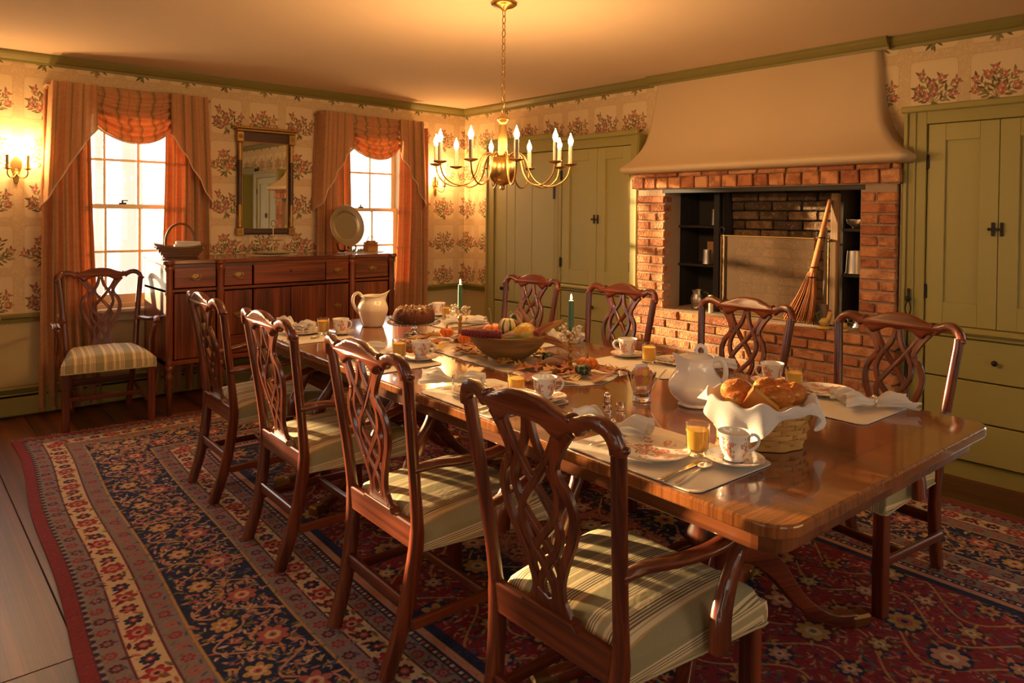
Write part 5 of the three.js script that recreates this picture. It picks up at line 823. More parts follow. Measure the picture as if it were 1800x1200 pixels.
{ // Indian corn and husks
  const cobG = (L, r) => { const k = [], geo = new THREE.SphereGeometry(1, 6, 4); for (let i = 0; i < L / 0.0065; i++) for (let j = 0; j < 12; j++) { const a = (j + (i % 2) * 0.5) / 12 * 6.283, q = r * (1 - 0.35 * Math.pow(i * 0.0065 / L, 3)); k.push(geo.clone().scale(0.0036, 0.0028, 0.004).translate(0, q, 0).rotateX(a).translate(i * 0.0065, 0, 0)); } return [...k, new THREE.CylinderGeometry(r * 0.7, r, L, 12).rotateZ(-Math.PI / 2).translate(L / 2, 0, 0)]; };
  const cm = [[0.24, 0.02, 0.028], [0.3, 0.05, 0.04]].map(([r, g, b]) => phy(new THREE.Color().setRGB(r, g, b), 0.3, { clearcoat: 0.4 }));
  const c1 = thing('corn_cob', 'dark red Indian corn cob lying over the left rim of the bowl', 'corn', bw(-0.03, TY + 0.125, -0.09), RIGHT + Math.PI); part('kernels', cobG(0.16, 0.0165), cm[0], c1).userData.kind = 'stuff'; c1.rotation.z = 0.06;
  const c2 = thing('corn_cob', 'reddish corn cob tip among the husks at the right of the bowl', 'corn', bw(0.075, TY + 0.105, -0.05), RIGHT - 0.8); part('kernels', cobG(0.08, 0.014), cm[1], c2).userData.kind = 'stuff'; c2.rotation.z = 0.5;
  const hm = [[0.45, 0.22, 0.12], [0.5, 0.32, 0.18], [0.36, 0.16, 0.09], [0.42, 0.2, 0.06], [0.3, 0.1, 0.03]].map(([r, g, b]) => phy(new THREE.Color().setRGB(r, g, b), 0.8, { side: THREE.DoubleSide, transmission: 0.12, thickness: 0 }));
  const husk = (pts, w, m, label) => { const c = curve(pts.map((p) => bw(...p))); const g = sheet(30, 6, (u, v) => { const p = c.getPoint(u), T = c.getTangent(u), S = V().crossVectors(T, V(0.66, 0.1, -0.75)).normalize(), q = v * 2 - 1, ww = w * Math.pow(Math.sin(Math.PI * clamp(u * 0.92 + 0.06)), 0.7); return [p.x + S.x * q * ww + 0.662 * ww * 0.5 * q * q, p.y + S.y * q * ww, p.z + S.z * q * ww - 0.749 * ww * 0.5 * q * q]; }); single('corn_husk', g, m, label, 'husk', [0, 0, 0], 0, 'dry corn husks in the bowl'); };
  const y = TY;
  const H = [
    [[[0.03, 0.10, -0.03], [0.022, 0.15, -0.02], [0.05, 0.178, 0], [0.035, 0.205, 0.01], [0.022, 0.196, 0.01]], 0.009, 0, 'pinkish dry corn husk curling up at the middle of the bowl'],
    [[[0.085, 0.11, -0.02], [0.078, 0.17, -0.01], [0.05, 0.215, 0.02], [0.046, 0.258, 0.03]], 0.01, 2, 'tallest upright brown husk standing out of the bowl'],
    [[[0.02, 0.17, -0.02], [0.06, 0.158, -0.02], [0.1, 0.145, -0.03]], 0.008, 0, 'reddish husk bending right over the bowl'],
    [[[0.03, 0.2, 0.0], [0.05, 0.165, -0.02], [0.085, 0.135, -0.04]], 0.007, 1, 'tan husk folded down from the curled pink one'],
    [[[0.055, 0.10, -0.06], [0.075, 0.15, -0.04], [0.1, 0.148, -0.04], [0.095, 0.11, -0.06]], 0.009, 1, 'tan husk looping over the front of the bowl'],
    [[[0.05, 0.13, -0.05], [0.09, 0.165, -0.03], [0.105, 0.182, -0.02]], 0.006, 0, 'thin reddish husk sticking up beside the looped one'],
    [[[0.10, 0.10, 0], [0.15, 0.135, 0], [0.2, 0.158, 0.01], [0.225, 0.172, 0.01]], 0.014, 3, 'broad rust-coloured leaf rising at the right of the bowl'],
    [[[0.10, 0.12, -0.02], [0.15, 0.15, -0.01], [0.19, 0.165, 0]], 0.009, 4, 'narrow dark rust leaf beside the broad rising one'],
    [[[0.11, 0.10, -0.03], [0.17, 0.095, -0.04], [0.24, 0.07, -0.05], [0.29, 0.055, -0.05]], 0.013, 3, 'long rust leaf drooping over the right rim of the bowl'],
    [[[0.12, 0.108, -0.05], [0.17, 0.108, -0.06], [0.22, 0.088, -0.06]], 0.01, 4, 'dark rust leaf above the drooping one'],
    [[[0.09, 0.105, 0.02], [0.14, 0.12, 0.03], [0.18, 0.128, 0.04]], 0.02, 1, 'yellowish leaf behind the rust leaves of the bowl'],
    [[[-0.03, 0.122, -0.1], [0.01, 0.13, -0.1], [0.05, 0.12, -0.09]], 0.008, 1, 'pale husk at the base of the red corn cob'],
    [[[0.05, 0.112, -0.1], [0.09, 0.118, -0.1], [0.13, 0.112, -0.09]], 0.007, 1, 'pale frayed husk along the front rim of the bowl']];
  for (const [pts, w, k, l] of H) husk(pts.map(([a, b, c]) => [a, b + y, c]), w, hm[k], l);
  for (let k = 0; k < 9; k++) husk([[0.12 + k * 0.011, y + 0.02 + 0.004 * (k % 4), -0.165 + k * 0.013], [0.165 + k * 0.012, y + 0.034 + rr(0, 0.014), -0.175 + k * 0.014], [0.225 + k * 0.011, y + 0.02, -0.155 + k * 0.015]], rr(0.006, 0.011), hm[1], 'pale dry husk heaped on the runner right of the bowl');
  // wheat
  const w = thing('wheat_bunch', 'small bunch of yellow wheat lying by the cake stand', 'wheat', tl(0.03, TY + 0.012, -0.70), RIGHT + 0.1), ws = [], wh = []; for (let k = 0; k < 16; k++) { const a = rr(-0.28, 0.28), l = rr(0.1, 0.16); ws.push(new THREE.CylinderGeometry(0.001, 0.001, l, 4).rotateZ(Math.PI / 2).rotateY(a).translate(Math.cos(a) * l / 2 - 0.06, rr(0, 0.014), -Math.sin(a) * l / 2)); for (let j = 0; j < 7; j++) wh.push(blob(0.006, 0.0028, 0.0028, 0, 0, 0, 6, 4).rotateY(a + (j % 2 ? 0.4 : -0.4)).translate(Math.cos(a) * (l - j * 0.007) - 0.06, rr(0.002, 0.016), -Math.sin(a) * (l - j * 0.007))); }
  const wm = std(new THREE.Color().setRGB(0.5, 0.32, 0.1), 0.85); part('stalks', ws, wm, w); part('ears', wh, wm, w).userData.kind = 'stuff';
}
// ---------------------------------------------------------------- lidded jug
{
  const m = M.china, t = thing('lidded_jug', 'white ironstone jug with a lid beside the bread basket', 'jug', tl(0.048, TY, 0.84), RIGHT + 0.12);
  const body = warp(latheS([[0.0005, 0.005], [0.05, 0.0], [0.056, 0.004], [0.055, 0.012], [0.07, 0.026], [0.085, 0.05], [0.088, 0.068], [0.08, 0.088], [0.064, 0.11], [0.057, 0.13], [0.058, 0.148], [0.062, 0.158], [0.059, 0.159], [0.052, 0.13], [0.075, 0.085], [0.08, 0.06], [0.05, 0.016], [0.0005, 0.012]], 48, 70), (v) => { const a = Math.atan2(v.z, v.x), k = sm(0.1, 0.16, v.y), s = Math.pow(Math.max(0, -Math.cos(a)), 5); const oct = 1 + 0.02 * Math.cos(a * 8); v.x *= oct; v.z *= oct; v.x -= k * 0.016 * s; v.y += k * 0.012 * s; v.z *= 1 - 0.3 * k * s; });
  part('body', body, m, t);
  part('handle', sweep([[0.056, 0.142, 0], [0.08, 0.148, 0], [0.097, 0.13, 0], [0.102, 0.1, 0], [0.094, 0.07, 0], [0.08, 0.056, 0]], () => oval(0.009, 0.0065, 10), 28, V(0, 0, 1)), m, t);
  const lid = part('lid', latheS([[0.0005, 0.168], [0.02, 0.167], [0.04, 0.163], [0.055, 0.157], [0.055, 0.152], [0.0005, 0.152]], 40, 30), m, t);
  part('finial', tube([[0.004, 0.162, 0], [0.0, 0.18, 0], [0.014, 0.194, 0], [0.03, 0.184, 0], [0.034, 0.16, 0]], 0.0065, 24, 8), m, lid);
}
// ---------------------------------------------------------------- sugar glass, shakers
{
  const p = [-0.042, 0.692], t = thing('cut_glass_tumbler', 'flared cut glass holder for sugar packets', 'glass', tl(p[0], TY, p[1]));
  part('body', warp(lathe([[0.0005, 0.0], [0.03, 0.0], [0.031, 0.006], [0.027, 0.012], [0.03, 0.03], [0.038, 0.06], [0.047, 0.088], [0.0445, 0.089], [0.035, 0.06], [0.027, 0.03], [0.022, 0.014], [0.0005, 0.012]], 40), (v) => { const a = Math.atan2(v.z, v.x), f = 1 + 0.045 * Math.cos(a * 10) * (v.y > 0.012 ? 1 : 0.3); if (Math.hypot(v.x, v.z) > 0.024) { v.x *= f; v.z *= f; } v.y += v.y > 0.08 ? 0.004 * Math.cos(a * 10) : 0; }), M.glass, t);
  const pk = [['#d9b23a', 'yellow'], ['#d27a72', 'pink'], ['#e6e4e0', 'white'], ['#d9b23a', 'yellow'], ['#c9685f', 'pink'], ['#8fa3c4', 'blue'], ['#e3ded2', 'white']];
  pk.forEach(([c, n], i) => { const q = (i / 6 - 0.5) * 0.046, o = single('sugar_packet', extrude(rrPts(0.04, 0.055, 0.002, 2), 0.0035, 0.001, [], 1), std(c, 0.6), n + ' paper sugar packet in the cut glass holder, ' + ['leftmost', 'second', 'third', 'middle', 'fifth', 'sixth', 'rightmost'][i] + ' of the row', 'packet', [...tl(p[0] + q * 0.66, TY + 0.078 + (i % 3) * 0.006, p[1] - q * 0.72 + (i % 2 ? 0.004 : -0.004))], RIGHT + rr(-0.3, 0.3), 'sugar packets in the glass'); o.rotation.z = rr(-0.25, 0.25); });
  const s = thing('sugar_tongs_spoon', 'slim silver spoon leaning out of the sugar packet glass', 'spoon', tl(p[0] + 0.01, TY + 0.07, p[1] + 0.02), RIGHT); part('handle', sweep([[0, -0.05, 0], [0.03, 0.0, 0], [0.062, 0.038, 0]], () => oval(0.003, 0.0015, 8), 10, V(0, 0, 1)), M.silver, s);
  const shaker = (label, x, z, h, r, top) => { const a = thing('crystal_shaker', label, 'shaker', tl(x, TY, z), 0.5); part('body', lathe([[0.0005, 0], [r, 0], [r * 1.05, 0.004], [r, 0.01], [r * 0.9, h], [r * 0.3, h], [r * 0.25, 0.012], [0.0005, 0.01]], 8), M.glass, a); if (top) part('cap', lathe([[r * 0.92, h], [r * 0.95, h + 0.005], [r * 0.6, h + 0.012], [0.0005, h + 0.014]], 14), M.silver, a); };
  shaker('cut crystal pepper shaker with a domed silver cap', -0.215, 0.70, 0.04, 0.0125, true);
  shaker('small low cut crystal salt cellar left of the shaker', -0.245, 0.725, 0.028, 0.014, false);
  shaker('small low cut crystal salt cellar right of the shaker', -0.205, 0.745, 0.028, 0.015, false);
}
// ---------------------------------------------------------------- bread basket
{
  const c = tl(-0.106, TY, 1.166), K = [0.749, 0.662, 0.662, -0.749], at = (r, y, d) => [c[0] + r * K[0] + d * K[2], TY + y, c[2] + r * K[1] + d * K[3]];
  const splint = [[0.55, 0.29, 0.07], [0.48, 0.24, 0.055], [0.6, 0.34, 0.1]].map(([r, g, b]) => std(new THREE.Color().setRGB(r, g, b), 0.6));
  const t = thing('bread_basket', 'round woven splint basket of bread lined with a white napkin', 'basket', [c[0], TY, c[2]], RIGHT);
  const RB = (y) => 0.105 + 0.028 * Math.pow(y / 0.1, 0.7), NS = 20;
  part('base', lathe([[0.0005, 0.001], [0.104, 0.001], [0.106, 0.004], [0.1, 0.008], [0.0005, 0.008]], 36), splint[1], t);
  for (let i = 0; i < 7; i++) { const y = 0.012 + i * 0.0135, wide = i === 0; part('weaver', sweepRing(RB(y), y, NS, i, wide ? 0.011 : 0.0058), splint[i % 3], t); }
  for (let k = 0; k < NS; k++) { const a = (k + 0.5) / NS * 6.283; part('stake', sweep([0, 0.035, 0.07, 0.104].map((y) => [RB(y) * Math.cos(a), y + 0.002, RB(y) * Math.sin(a)]), () => rrect(0.0075, 0.0012, 0.0005), 8, V(Math.cos(a), 0, Math.sin(a))), splint[1], t); }
  part('rim', new THREE.TorusGeometry(RB(0.104), 0.0055, 8, 48).rotateX(Math.PI / 2).translate(0, 0.104, 0), splint[0], t);
  const liner = sheet(120, 40, (u, v) => {
    const a = u * 6.283, bump = (c, w) => { let d = Math.abs(a - c); d = Math.min(d, 6.283 - d); return Math.exp(-d * d / (w * w)); }, hem = 0.006 + 0.088 * bump(2.3, 0.62) + 0.07 * bump(0.35, 0.36) + 0.05 * bump(4.4, 0.7), rp = 0.006 * Math.sin(a * 11) + 0.005 * Math.sin(a * 7 + 1); let r, y;
    if (v < 0.45) { const k = v / 0.45; r = lerp(0.02, 0.128, k); y = lerp(0.03, 0.112, Math.pow(k, 2.2)) + rp * k; } else if (v < 0.58) { const k = (v - 0.45) / 0.13; r = 0.128 + 0.018 * Math.sin(k * 1.57); y = 0.112 + 0.009 * Math.sin(k * 3.14) + rp; } else { const k = (v - 0.58) / 0.42; r = 0.146 + (0.012 + 1.8 * rp) * k - 0.004 * k; y = 0.112 + rp * (1 - k) - hem * k; }
    return [r * Math.cos(a), y + 0.002, r * Math.sin(a)];
  });
  const n = thing('basket_napkin', 'white cloth napkin draped over the rim of the bread basket', 'napkin', [c[0], TY, c[2]], RIGHT); part('cloth', liner, M.linenD, n);
  const crust = tex(128, 128, (u, v) => { const q = fbm(u, v, 5, 5, 4, 51), s = fbm(u, v, 22, 22, 2, 54); return mix3(mix3([176, 94, 26], [228, 158, 66], clamp((q - 0.3) * 2)), [226, 184, 110], clamp((s - 0.62) * 3)); });
  const bm = std(0xffffff, 0.8, { map: crust, bumpMap: coarseNoise, bumpScale: 0.004 }), crumb = std(new THREE.Color().setRGB(0.62, 0.36, 0.05), 0.9, { bumpMap: fineNoise, bumpScale: 0.006 });
  const roll = (label, r, y, d, sx, sy, sz, turn, ridg) => { const g = warp(new THREE.SphereGeometry(1, 28, 18), (v) => { const f = 1 + ridg * Math.abs(Math.sin(v.x * 7)) + 0.04 * Math.sin(v.x * 5 + v.z * 4); v.x *= sx; v.y *= sy * f; v.z *= sz * f; }); const o = thing('bread_roll', label, 'bread', at(r, y, d), RIGHT + turn, 'breads in the basket'); part('crust', g, bm, o); return o; };
  roll('round brown roll at the back left of the bread basket', -0.06, 0.128, 0.02, 0.045, 0.034, 0.036, 0.2, 0);
  roll('croissant at the back middle of the bread basket', 0.03, 0.134, 0.045, 0.042, 0.024, 0.024, 0.5, 0.12);
  roll('golden croissant in the middle of the bread basket', 0.035, 0.122, -0.02, 0.05, 0.028, 0.028, -0.2, 0.14);
  roll('large pale roll at the right of the bread basket', 0.092, 0.124, 0.012, 0.042, 0.03, 0.034, 0.3, 0.05);
  roll('crusty roll at the back right of the bread basket', 0.07, 0.13, 0.045, 0.036, 0.026, 0.028, 0.9, 0.03);
  roll('flat roll low in the left of the bread basket', -0.075, 0.112, -0.035, 0.034, 0.026, 0.03, 0.7, 0.02);
  const w = thing('cornbread_wedge', 'wedge of yellow cornbread with a brown crust at the basket front', 'bread', at(-0.03, 0.1, -0.062), RIGHT - 0.35); const wg = [[-0.055, 0], [0.055, 0], [0.0, 0.055]];
  part('crumb', extrude(wg, 0.05, 0.003), crumb, w); part('crust', [extrude([[-0.057, -0.002], [-0.052, -0.002], [0.001, 0.054], [-0.003, 0.058]], 0.052, 0.001), extrude(wg, 0.003, 0).translate(0, 0, 0.026)], bm, w); w.rotation.z = 0.12;
}
function sweepRing(r, y, n, ph, w) { const N = n * 8, pos = []; for (let i = 0; i <= N; i++) { const a = i / N * 6.283, q = r + 0.0028 * Math.sin(a * n / 1 * 0.5 * 2 / 2 * 1 + ph * Math.PI) ; pos.push([q * Math.cos(a), y, q * Math.sin(a)]); } return sheetRing(pos, w, 0.0012); }
function sheetRing(pts, h, th) { const n = pts.length - 1; return sheet(n, 4, (u, v) => { const i = Math.round(u * n), p = pts[i], q = Math.hypot(p[0], p[2]), [dr, dy] = [[th, h], [th, -h], [-th, -h], [-th, h], [th, h]][Math.round(v * 4)], f = (q + dr) / q; return [p[0] * f, p[1] + dy, p[2] * f]; }); }
// ================================================================ ON THE SIDEBOARD
const SY = 1.0355;
{
  const wick = [[0.16, 0.08, 0.035], [0.2, 0.1, 0.045]].map(([r, g, b]) => std(new THREE.Color().setRGB(r, g, b), 0.65));
  const t = thing('handled_basket', 'dark wicker basket with a tall hoop handle at the left of the sideboard', 'basket', [-2.80, SY, 0.36], -0.2);
  const R = (y) => [0.105 + 0.75 * y, 0.075 + 0.5 * y];
  part('base', new THREE.CylinderGeometry(1, 1, 0.006, 36).scale(0.107, 1, 0.077).translate(0, 0.003, 0), wick[0], t);
  for (let i = 0; i < 8; i++) { const y = 0.008 + i * 0.0095, [a, b] = R(y), N = 144; part('weaver', tube(Array.from({ length: N }, (_, k) => { const q = k / N * 6.283, f = 1 + 0.016 * Math.sin(q * 18 + i * Math.PI); return [a * f * Math.cos(q), y, b * f * Math.sin(q)]; }), 0.0055, 144, 5, true), wick[i % 2], t); }
  part('rim', tube(Array.from({ length: 40 }, (_, k) => { const q = k / 40 * 6.283, [a, b] = R(0.084); return [a * Math.cos(q), 0.084 + 0.012 * Math.cos(q * 2), b * Math.sin(q)]; }), 0.008, 80, 6, true), wick[1], t);
  part('handle', [tube([[-0.1, 0.075, 0.075], [-0.095, 0.15, 0.07], [-0.06, 0.215, 0.045], [0, 0.238, 0], [0.06, 0.215, -0.045], [0.095, 0.15, -0.07], [0.1, 0.075, -0.075]], 0.0075, 48, 6), tube([[-0.096, 0.075, 0.081], [-0.091, 0.15, 0.076], [-0.056, 0.212, 0.05], [0.004, 0.234, 0.006], [0.062, 0.212, -0.04], [0.097, 0.15, -0.065], [0.102, 0.075, -0.07]], 0.005, 48, 6)], wick[0], t);
  const c = thing('folded_cloth', 'white folded cloth inside the handled wicker basket', 'cloth', [-2.77, SY + 0.05, 0.36], -0.2);
  part('cloth', [0, 1, 2].map((k) => warp(new RoundedBoxGeometry(0.2 - 0.02 * k, 0.02, 0.12 - 0.01 * k, 3, 0.009).translate(0.02, 0.018 + k * 0.018, 0), (v) => { v.y += 0.004 * Math.sin(v.x * 30 + k) + 0.003 * Math.sin(v.z * 40); })), M.linen, c);
}
M.lace = std(new THREE.Color().setRGB(0.66, 0.58, 0.42), 0.95, { bumpMap: fineNoise, bumpScale: 0.002 });
function doily(label, x, z, a, b) { const p = []; for (let k = 0; k < 96; k++) { const q = k / 96 * 6.283, f = 1 + 0.05 * Math.abs(Math.sin(q * 12)); p.push([a * f * Math.cos(q), b * f * Math.sin(q)]); } single('doily', uvBox(extrude(p, 0.003, 0).rotateX(Math.PI / 2).translate(0, 0.0015, 0), 0), M.lace, label, 'doily', [x, SY, z]); }
doily('cream lace doily under the gilt serving stand on the sideboard', -2.13, 0.36, 0.19, 0.11);
doily('cream lace doily under the pewter plate and small box', -1.40, 0.42, 0.2, 0.12);
{
  const t = thing('tiered_stand', 'gilt two-tier serving stand with a ring handle below the mirror', 'serving stand', [-2.125, SY + 0.0035, 0.36]);
  part('lower_plate', lathe([[0.0005, 0.006], [0.06, 0.002], [0.07, 0], [0.078, 0.006], [0.13, 0.014], [0.132, 0.018], [0.075, 0.011], [0.0005, 0.01]], 40), phy(new THREE.Color().setRGB(0.7, 0.6, 0.38), 0.3, { clearcoat: 0.5 }), t);
  part('rod', [new THREE.CylinderGeometry(0.004, 0.004, 0.2, 10).translate(0, 0.11, 0)], std(new THREE.Color().setRGB(0.66, 0.52, 0.26), 0.4), t);
  part('upper_plate', lathe([[0.0005, 0.1], [0.03, 0.099], [0.072, 0.106], [0.074, 0.109], [0.03, 0.103], [0.0005, 0.103]], 36), phy(new THREE.Color().setRGB(0.6, 0.5, 0.28), 0.3, { clearcoat: 0.5 }), t);
  part('ring_handle', [new THREE.TorusGeometry(0.024, 0.0028, 8, 30).rotateY(0.5).translate(0, 0.234, 0), blob(0.006, 0.006, 0.006, 0, 0.209, 0, 10, 8)], M.brass, t);
}
{
  const t = thing('pewter_charger', 'large round pewter charger propped upright at the right of the sideboard', 'plate', [-1.49, SY + 0.045, 0.33], 0.15);
  const d = part('dish', lathe([[0.0005, -0.004], [0.112, -0.004], [0.122, 0.006], [0.126, 0.014], [0.164, 0.018], [0.17, 0.015], [0.173, 0.02], [0.169, 0.0255], [0.164, 0.0215], [0.124, 0.0185], [0.117, 0.006], [0.108, 0.0], [0.0005, 0.001]], 64).rotateX(Math.PI / 2), M.pewter, t); d.position.set(0, 0.172, 0); d.rotation.x = -0.16;
  const s = thing('plate_stand', 'small black plate stand holding the pewter charger', 'stand', [-1.49, SY, 0.33], 0.15);
  for (const k of [-1, 1]) part('foot', tube([[k * 0.05, 0.07, -0.05], [k * 0.052, 0.03, -0.03], [k * 0.054, 0.008, 0.01], [k * 0.055, 0.012, 0.05], [k * 0.055, 0.04, 0.062], [k * 0.055, 0.058, 0.056]], 0.006, 24, 6), M.iron, s);
  part('crossbar', cbx(0.11, 0.01, 0.012, 0, 0.014, 0.0, 0.003), M.iron, s);
}
{
  const m = std(0xffffff, 0.7, { map: woodTex([150, 96, 44], [196, 140, 72], 12, 3, 1, 97) });
  const t = thing('trinket_box', 'small woven tan basket box with a wire handle beside the pewter charger', 'box', [-1.325, SY + 0.0035, 0.45], 0.1);
  part('body', wood([cbx(0.1, 0.055, 0.075, 0, 0.03, 0), cbx(0.106, 0.01, 0.08, 0, 0.058, 0)], 0), m, t);
  part('lid', wood([cbx(0.1, 0.018, 0.075, 0, 0.073, 0, 0.006), cbx(0.07, 0.012, 0.055, 0, 0.087, 0, 0.005)], 0), m, t);
  part('handle', tube([[-0.03, 0.085, 0], [-0.028, 0.115, 0], [0, 0.132, 0], [0.028, 0.115, 0], [0.03, 0.085, 0]], 0.0025, 24, 6), M.brassOld, t);
  const sm_ = [0.5, 0.42, 0.3]; for (let k = 0; k < 7; k++) single('pine_cone', [...Array(5)].map((_, j) => lathe([[0.0005, 0], [0.013 - j * 0.0018, 0.002], [0.0145 - j * 0.002, 0.0045], [0.0005, 0.008]], 9).translate(0, j * 0.0048, 0)), std(new THREE.Color().setRGB(...sm_.map((c) => c * rr(0.6, 0.9))), 0.8), 'small pale cone lying on the doily before the pewter charger', 'cone', [-1.52 + k * 0.022 + rr(-0.004, 0.004), SY + 0.006, 0.45 + rr(-0.02, 0.02)], rnd() * 6, 'cones on the doily');
}
// ================================================================ IN AND BEFORE THE FIREPLACE
function vessel(kind, label, cat, x, y, z, prof, handle, m = M.pewter) { const t = thing(kind, label, cat, [x, y, z], RIGHT); part('body', lathe(prof, 28), m, t); if (handle) part('handle', tube(handle, 0.005, 24, 7), m, t); return t; }
const mugP = (r, h) => [[0.0005, 0], [r * 1.08, 0], [r * 1.1, 0.006], [r * 1.0, 0.012], [r * 0.94, h * 0.5], [r * 0.86, h], [r * 0.8, h], [r * 0.86, h * 0.5], [r * 0.9, 0.014], [0.0005, 0.012]];
const NX = 0.06, mh = (r, h) => [[r * 0.9, h * 0.85, 0], [r * 1.6, h * 0.8, 0], [r * 1.75, h * 0.5, 0], [r * 1.4, h * 0.22, 0], [r * 0.95, h * 0.2, 0]];
const vP = (u, x) => u; // placements along the wall
vessel('pewter_tankard', 'plain pewter tankard on the top left niche shelf', 'tankard', NX, 1.297, 2.845, mugP(0.036, 0.115), null);
{ const g = uvBox(cbx(0.03, 0.16, 0.105, 0, 0.08, 0, 0.004), 1); single('wooden_plaque', g, std(0xffffff, 0.6, { map: woodTex([150, 104, 56], [190, 140, 84], 8, 2, 1, 99) }), 'small upright wooden board on the middle left niche shelf', 'board', [0.12, 1.022, 2.80], 0.2); }
vessel('pewter_mug', 'small bright pewter mug on the middle left niche shelf', 'mug', -0.0, 1.022, 2.815, mugP(0.033, 0.105), null);
{ const t = thing('pewter_plate', 'pewter plate leaning at the back of the left niche', 'plate', [0.17, 1.1, 2.865], -Math.PI / 2); part('dish', lathe([[0.0005, 0], [0.055, 0], [0.06, 0.004], [0.082, 0.01], [0.084, 0.013], [0.06, 0.008], [0.0005, 0.004]], 40).rotateX(Math.PI / 2), M.pewter, t); }
vessel('pewter_jug', 'squat pewter baluster jug at the foot of the left niche', 'jug', -0.02, 0.703, 2.755, [[0.0005, 0], [0.042, 0], [0.044, 0.008], [0.034, 0.018], [0.046, 0.045], [0.05, 0.07], [0.042, 0.095], [0.034, 0.11], [0.042, 0.135], [0.038, 0.135], [0.03, 0.11], [0.0005, 0.1]], [[0.036, 0.12, 0], [0.066, 0.118, 0], [0.074, 0.09, 0], [0.05, 0.06, 0]]);
vessel('pewter_bowl', 'small pewter bowl on the top right niche shelf', 'bowl', 0.03, 1.297, 3.83, [[0.0005, 0], [0.025, 0], [0.022, 0.01], [0.05, 0.03], [0.056, 0.055], [0.052, 0.055], [0.045, 0.032], [0.0005, 0.014]], null);
{ const t = thing('pewter_plate', 'pewter plate standing at the right side of the right niche', 'plate', [0.06, 1.395, 3.925], -Math.PI / 2 - 0.5); part('dish', lathe([[0.0005, 0], [0.065, 0], [0.07, 0.004], [0.096, 0.01], [0.098, 0.013], [0.07, 0.008], [0.0005, 0.004]], 40).rotateX(Math.PI / 2), M.pewter, t); }
vessel('pewter_tankard', 'large pewter tankard on the middle right niche shelf', 'tankard', 0.03, 1.022, 3.825, mugP(0.05, 0.14), null);
vessel('stoneware_cup', 'pale cup with a handle beside the large pewter tankard', 'cup', 0.05, 1.022, 3.915, mugP(0.026, 0.17), null, M.china);
vessel('pewter_jug', 'pewter mug lying handle up at the foot of the right niche', 'mug', -0.0, 0.703, 3.87, mugP(0.04, 0.1), mh(0.04, 0.1).map(([a, b, c]) => [-a, b + 0.01, c]));
{ // fire screen
  const t = thing('fire_screen', 'tan wire mesh fire screen with folded side wings before the firebox', 'fire screen', [-0.10, 0.7025, 0]);
  const meshTex = tex(128, 128, (u, v) => { const g = Math.abs(Math.sin(u * 6.283 * 16)) > 0.62 || Math.abs(Math.sin(v * 6.283 * 16)) > 0.62; return g ? [132, 96, 54] : [64, 46, 26]; }, [0.12, 0.12]);
  const mm = std(0xffffff, 0.55, { map: meshTex, metalness: 0.25, side: THREE.DoubleSide, transparent: true, opacity: 0.34 });
  const panel = (z0, z1, x0, x1) => { const p = part('mesh_panel', sheet(1, 1, (u, v) => [lerp(x0, x1, u), lerp(0.53, 0.015, v), lerp(z0, z1, u)], (u, v) => [u * Math.hypot(z1 - z0, x1 - x0), v * 0.52]), mm, t); const r = (pts) => tube(pts, 0.0055, 4, 6); part('rod', [r([[x0, 0.53, z0], [(x0 + x1) / 2, 0.53, (z0 + z1) / 2], [x1, 0.53, z1]]), r([[x0, 0.012, z0], [(x0 + x1) / 2, 0.012, (z0 + z1) / 2], [x1, 0.012, z1]]), r([[x0, 0, z0], [x0, 0.27, z0], [x0, 0.535, z0]]), r([[x1, 0, z1], [x1, 0.27, z1], [x1, 0.535, z1]])], M.brassOld, p); };
  panel(3.02, 3.64, 0, 0); panel(3.02, 2.955, 0, 0.055); panel(3.64, 3.70, 0, 0.055);
}
{ // broom
  const t = thing('hearth_broom', 'straw hearth broom leaning upside against the right of the fire screen', 'broom', [0, 0, 0]);
  const straw = std(0xffffff, 0.85, { map: tex(128, 128, (u, v) => { const n = fbm(u, v, 60, 3, 2, 44); return mix3([120, 66, 26], [186, 118, 56], n); }, [0.15, 0.5]) });
  const hd = sweep([[-0.15, 0.99, 3.645], [-0.11, 1.25, 3.685], [-0.07, 1.47, 3.715]], (k) => oval(lerp(0.026, 0.012, k), lerp(0.02, 0.011, k), 12), 16);
  part('handle', uvBox(hd, 1), straw, t);
  const bs = []; for (let k = 0; k < 150; k++) { const a = rr(-1, 1), b = rr(-1, 1); bs.push(sweep([[-0.15 + b * 0.012, 1.03, 3.648 + a * 0.018], [-0.165 + b * 0.02, 0.9, 3.63 + a * 0.055], [-0.185 + b * 0.028, 0.735 + rr(-0.015, 0.02), 3.588 + a * 0.098]], () => oval(0.0032, 0.0032, 4), 4, V(1, 0, 0))); }
  part('bristles', bs, straw, t).userData.kind = 'stuff';
  [1.0, 1.06, 1.24].forEach((y, i) => part('binding', new THREE.TorusGeometry([0.03, 0.029, 0.023][i], 0.004, 6, 18).rotateX(Math.PI / 2).translate(...[[-0.148, 1.0, 3.646], [-0.14, 1.06, 3.655], [-0.112, 1.24, 3.683]][i]), M.iron, t));
}
single('fire_shovel', uvBox(merge([cbx(0.03, 0.13, 0.075, -0.13, 0.775, 3.70, 0.006), cbx(0.016, 0.5, 0.016, -0.10, 1.05, 3.706, 0.003)]), 1), std(new THREE.Color().setRGB(0.16, 0.12, 0.08), 0.6), 'dark iron fire shovel standing beside the straw broom', 'shovel');
single('candle_stub', lathe([[0.0005, 0.703], [0.016, 0.703], [0.016, 0.82], [0.0005, 0.824]], 16).translate(-0.12, 0, 2.93), phy(new THREE.Color().setRGB(0.7, 0.55, 0.36), 0.6), 'pale candle standing by the left end of the fire screen', 'candle');
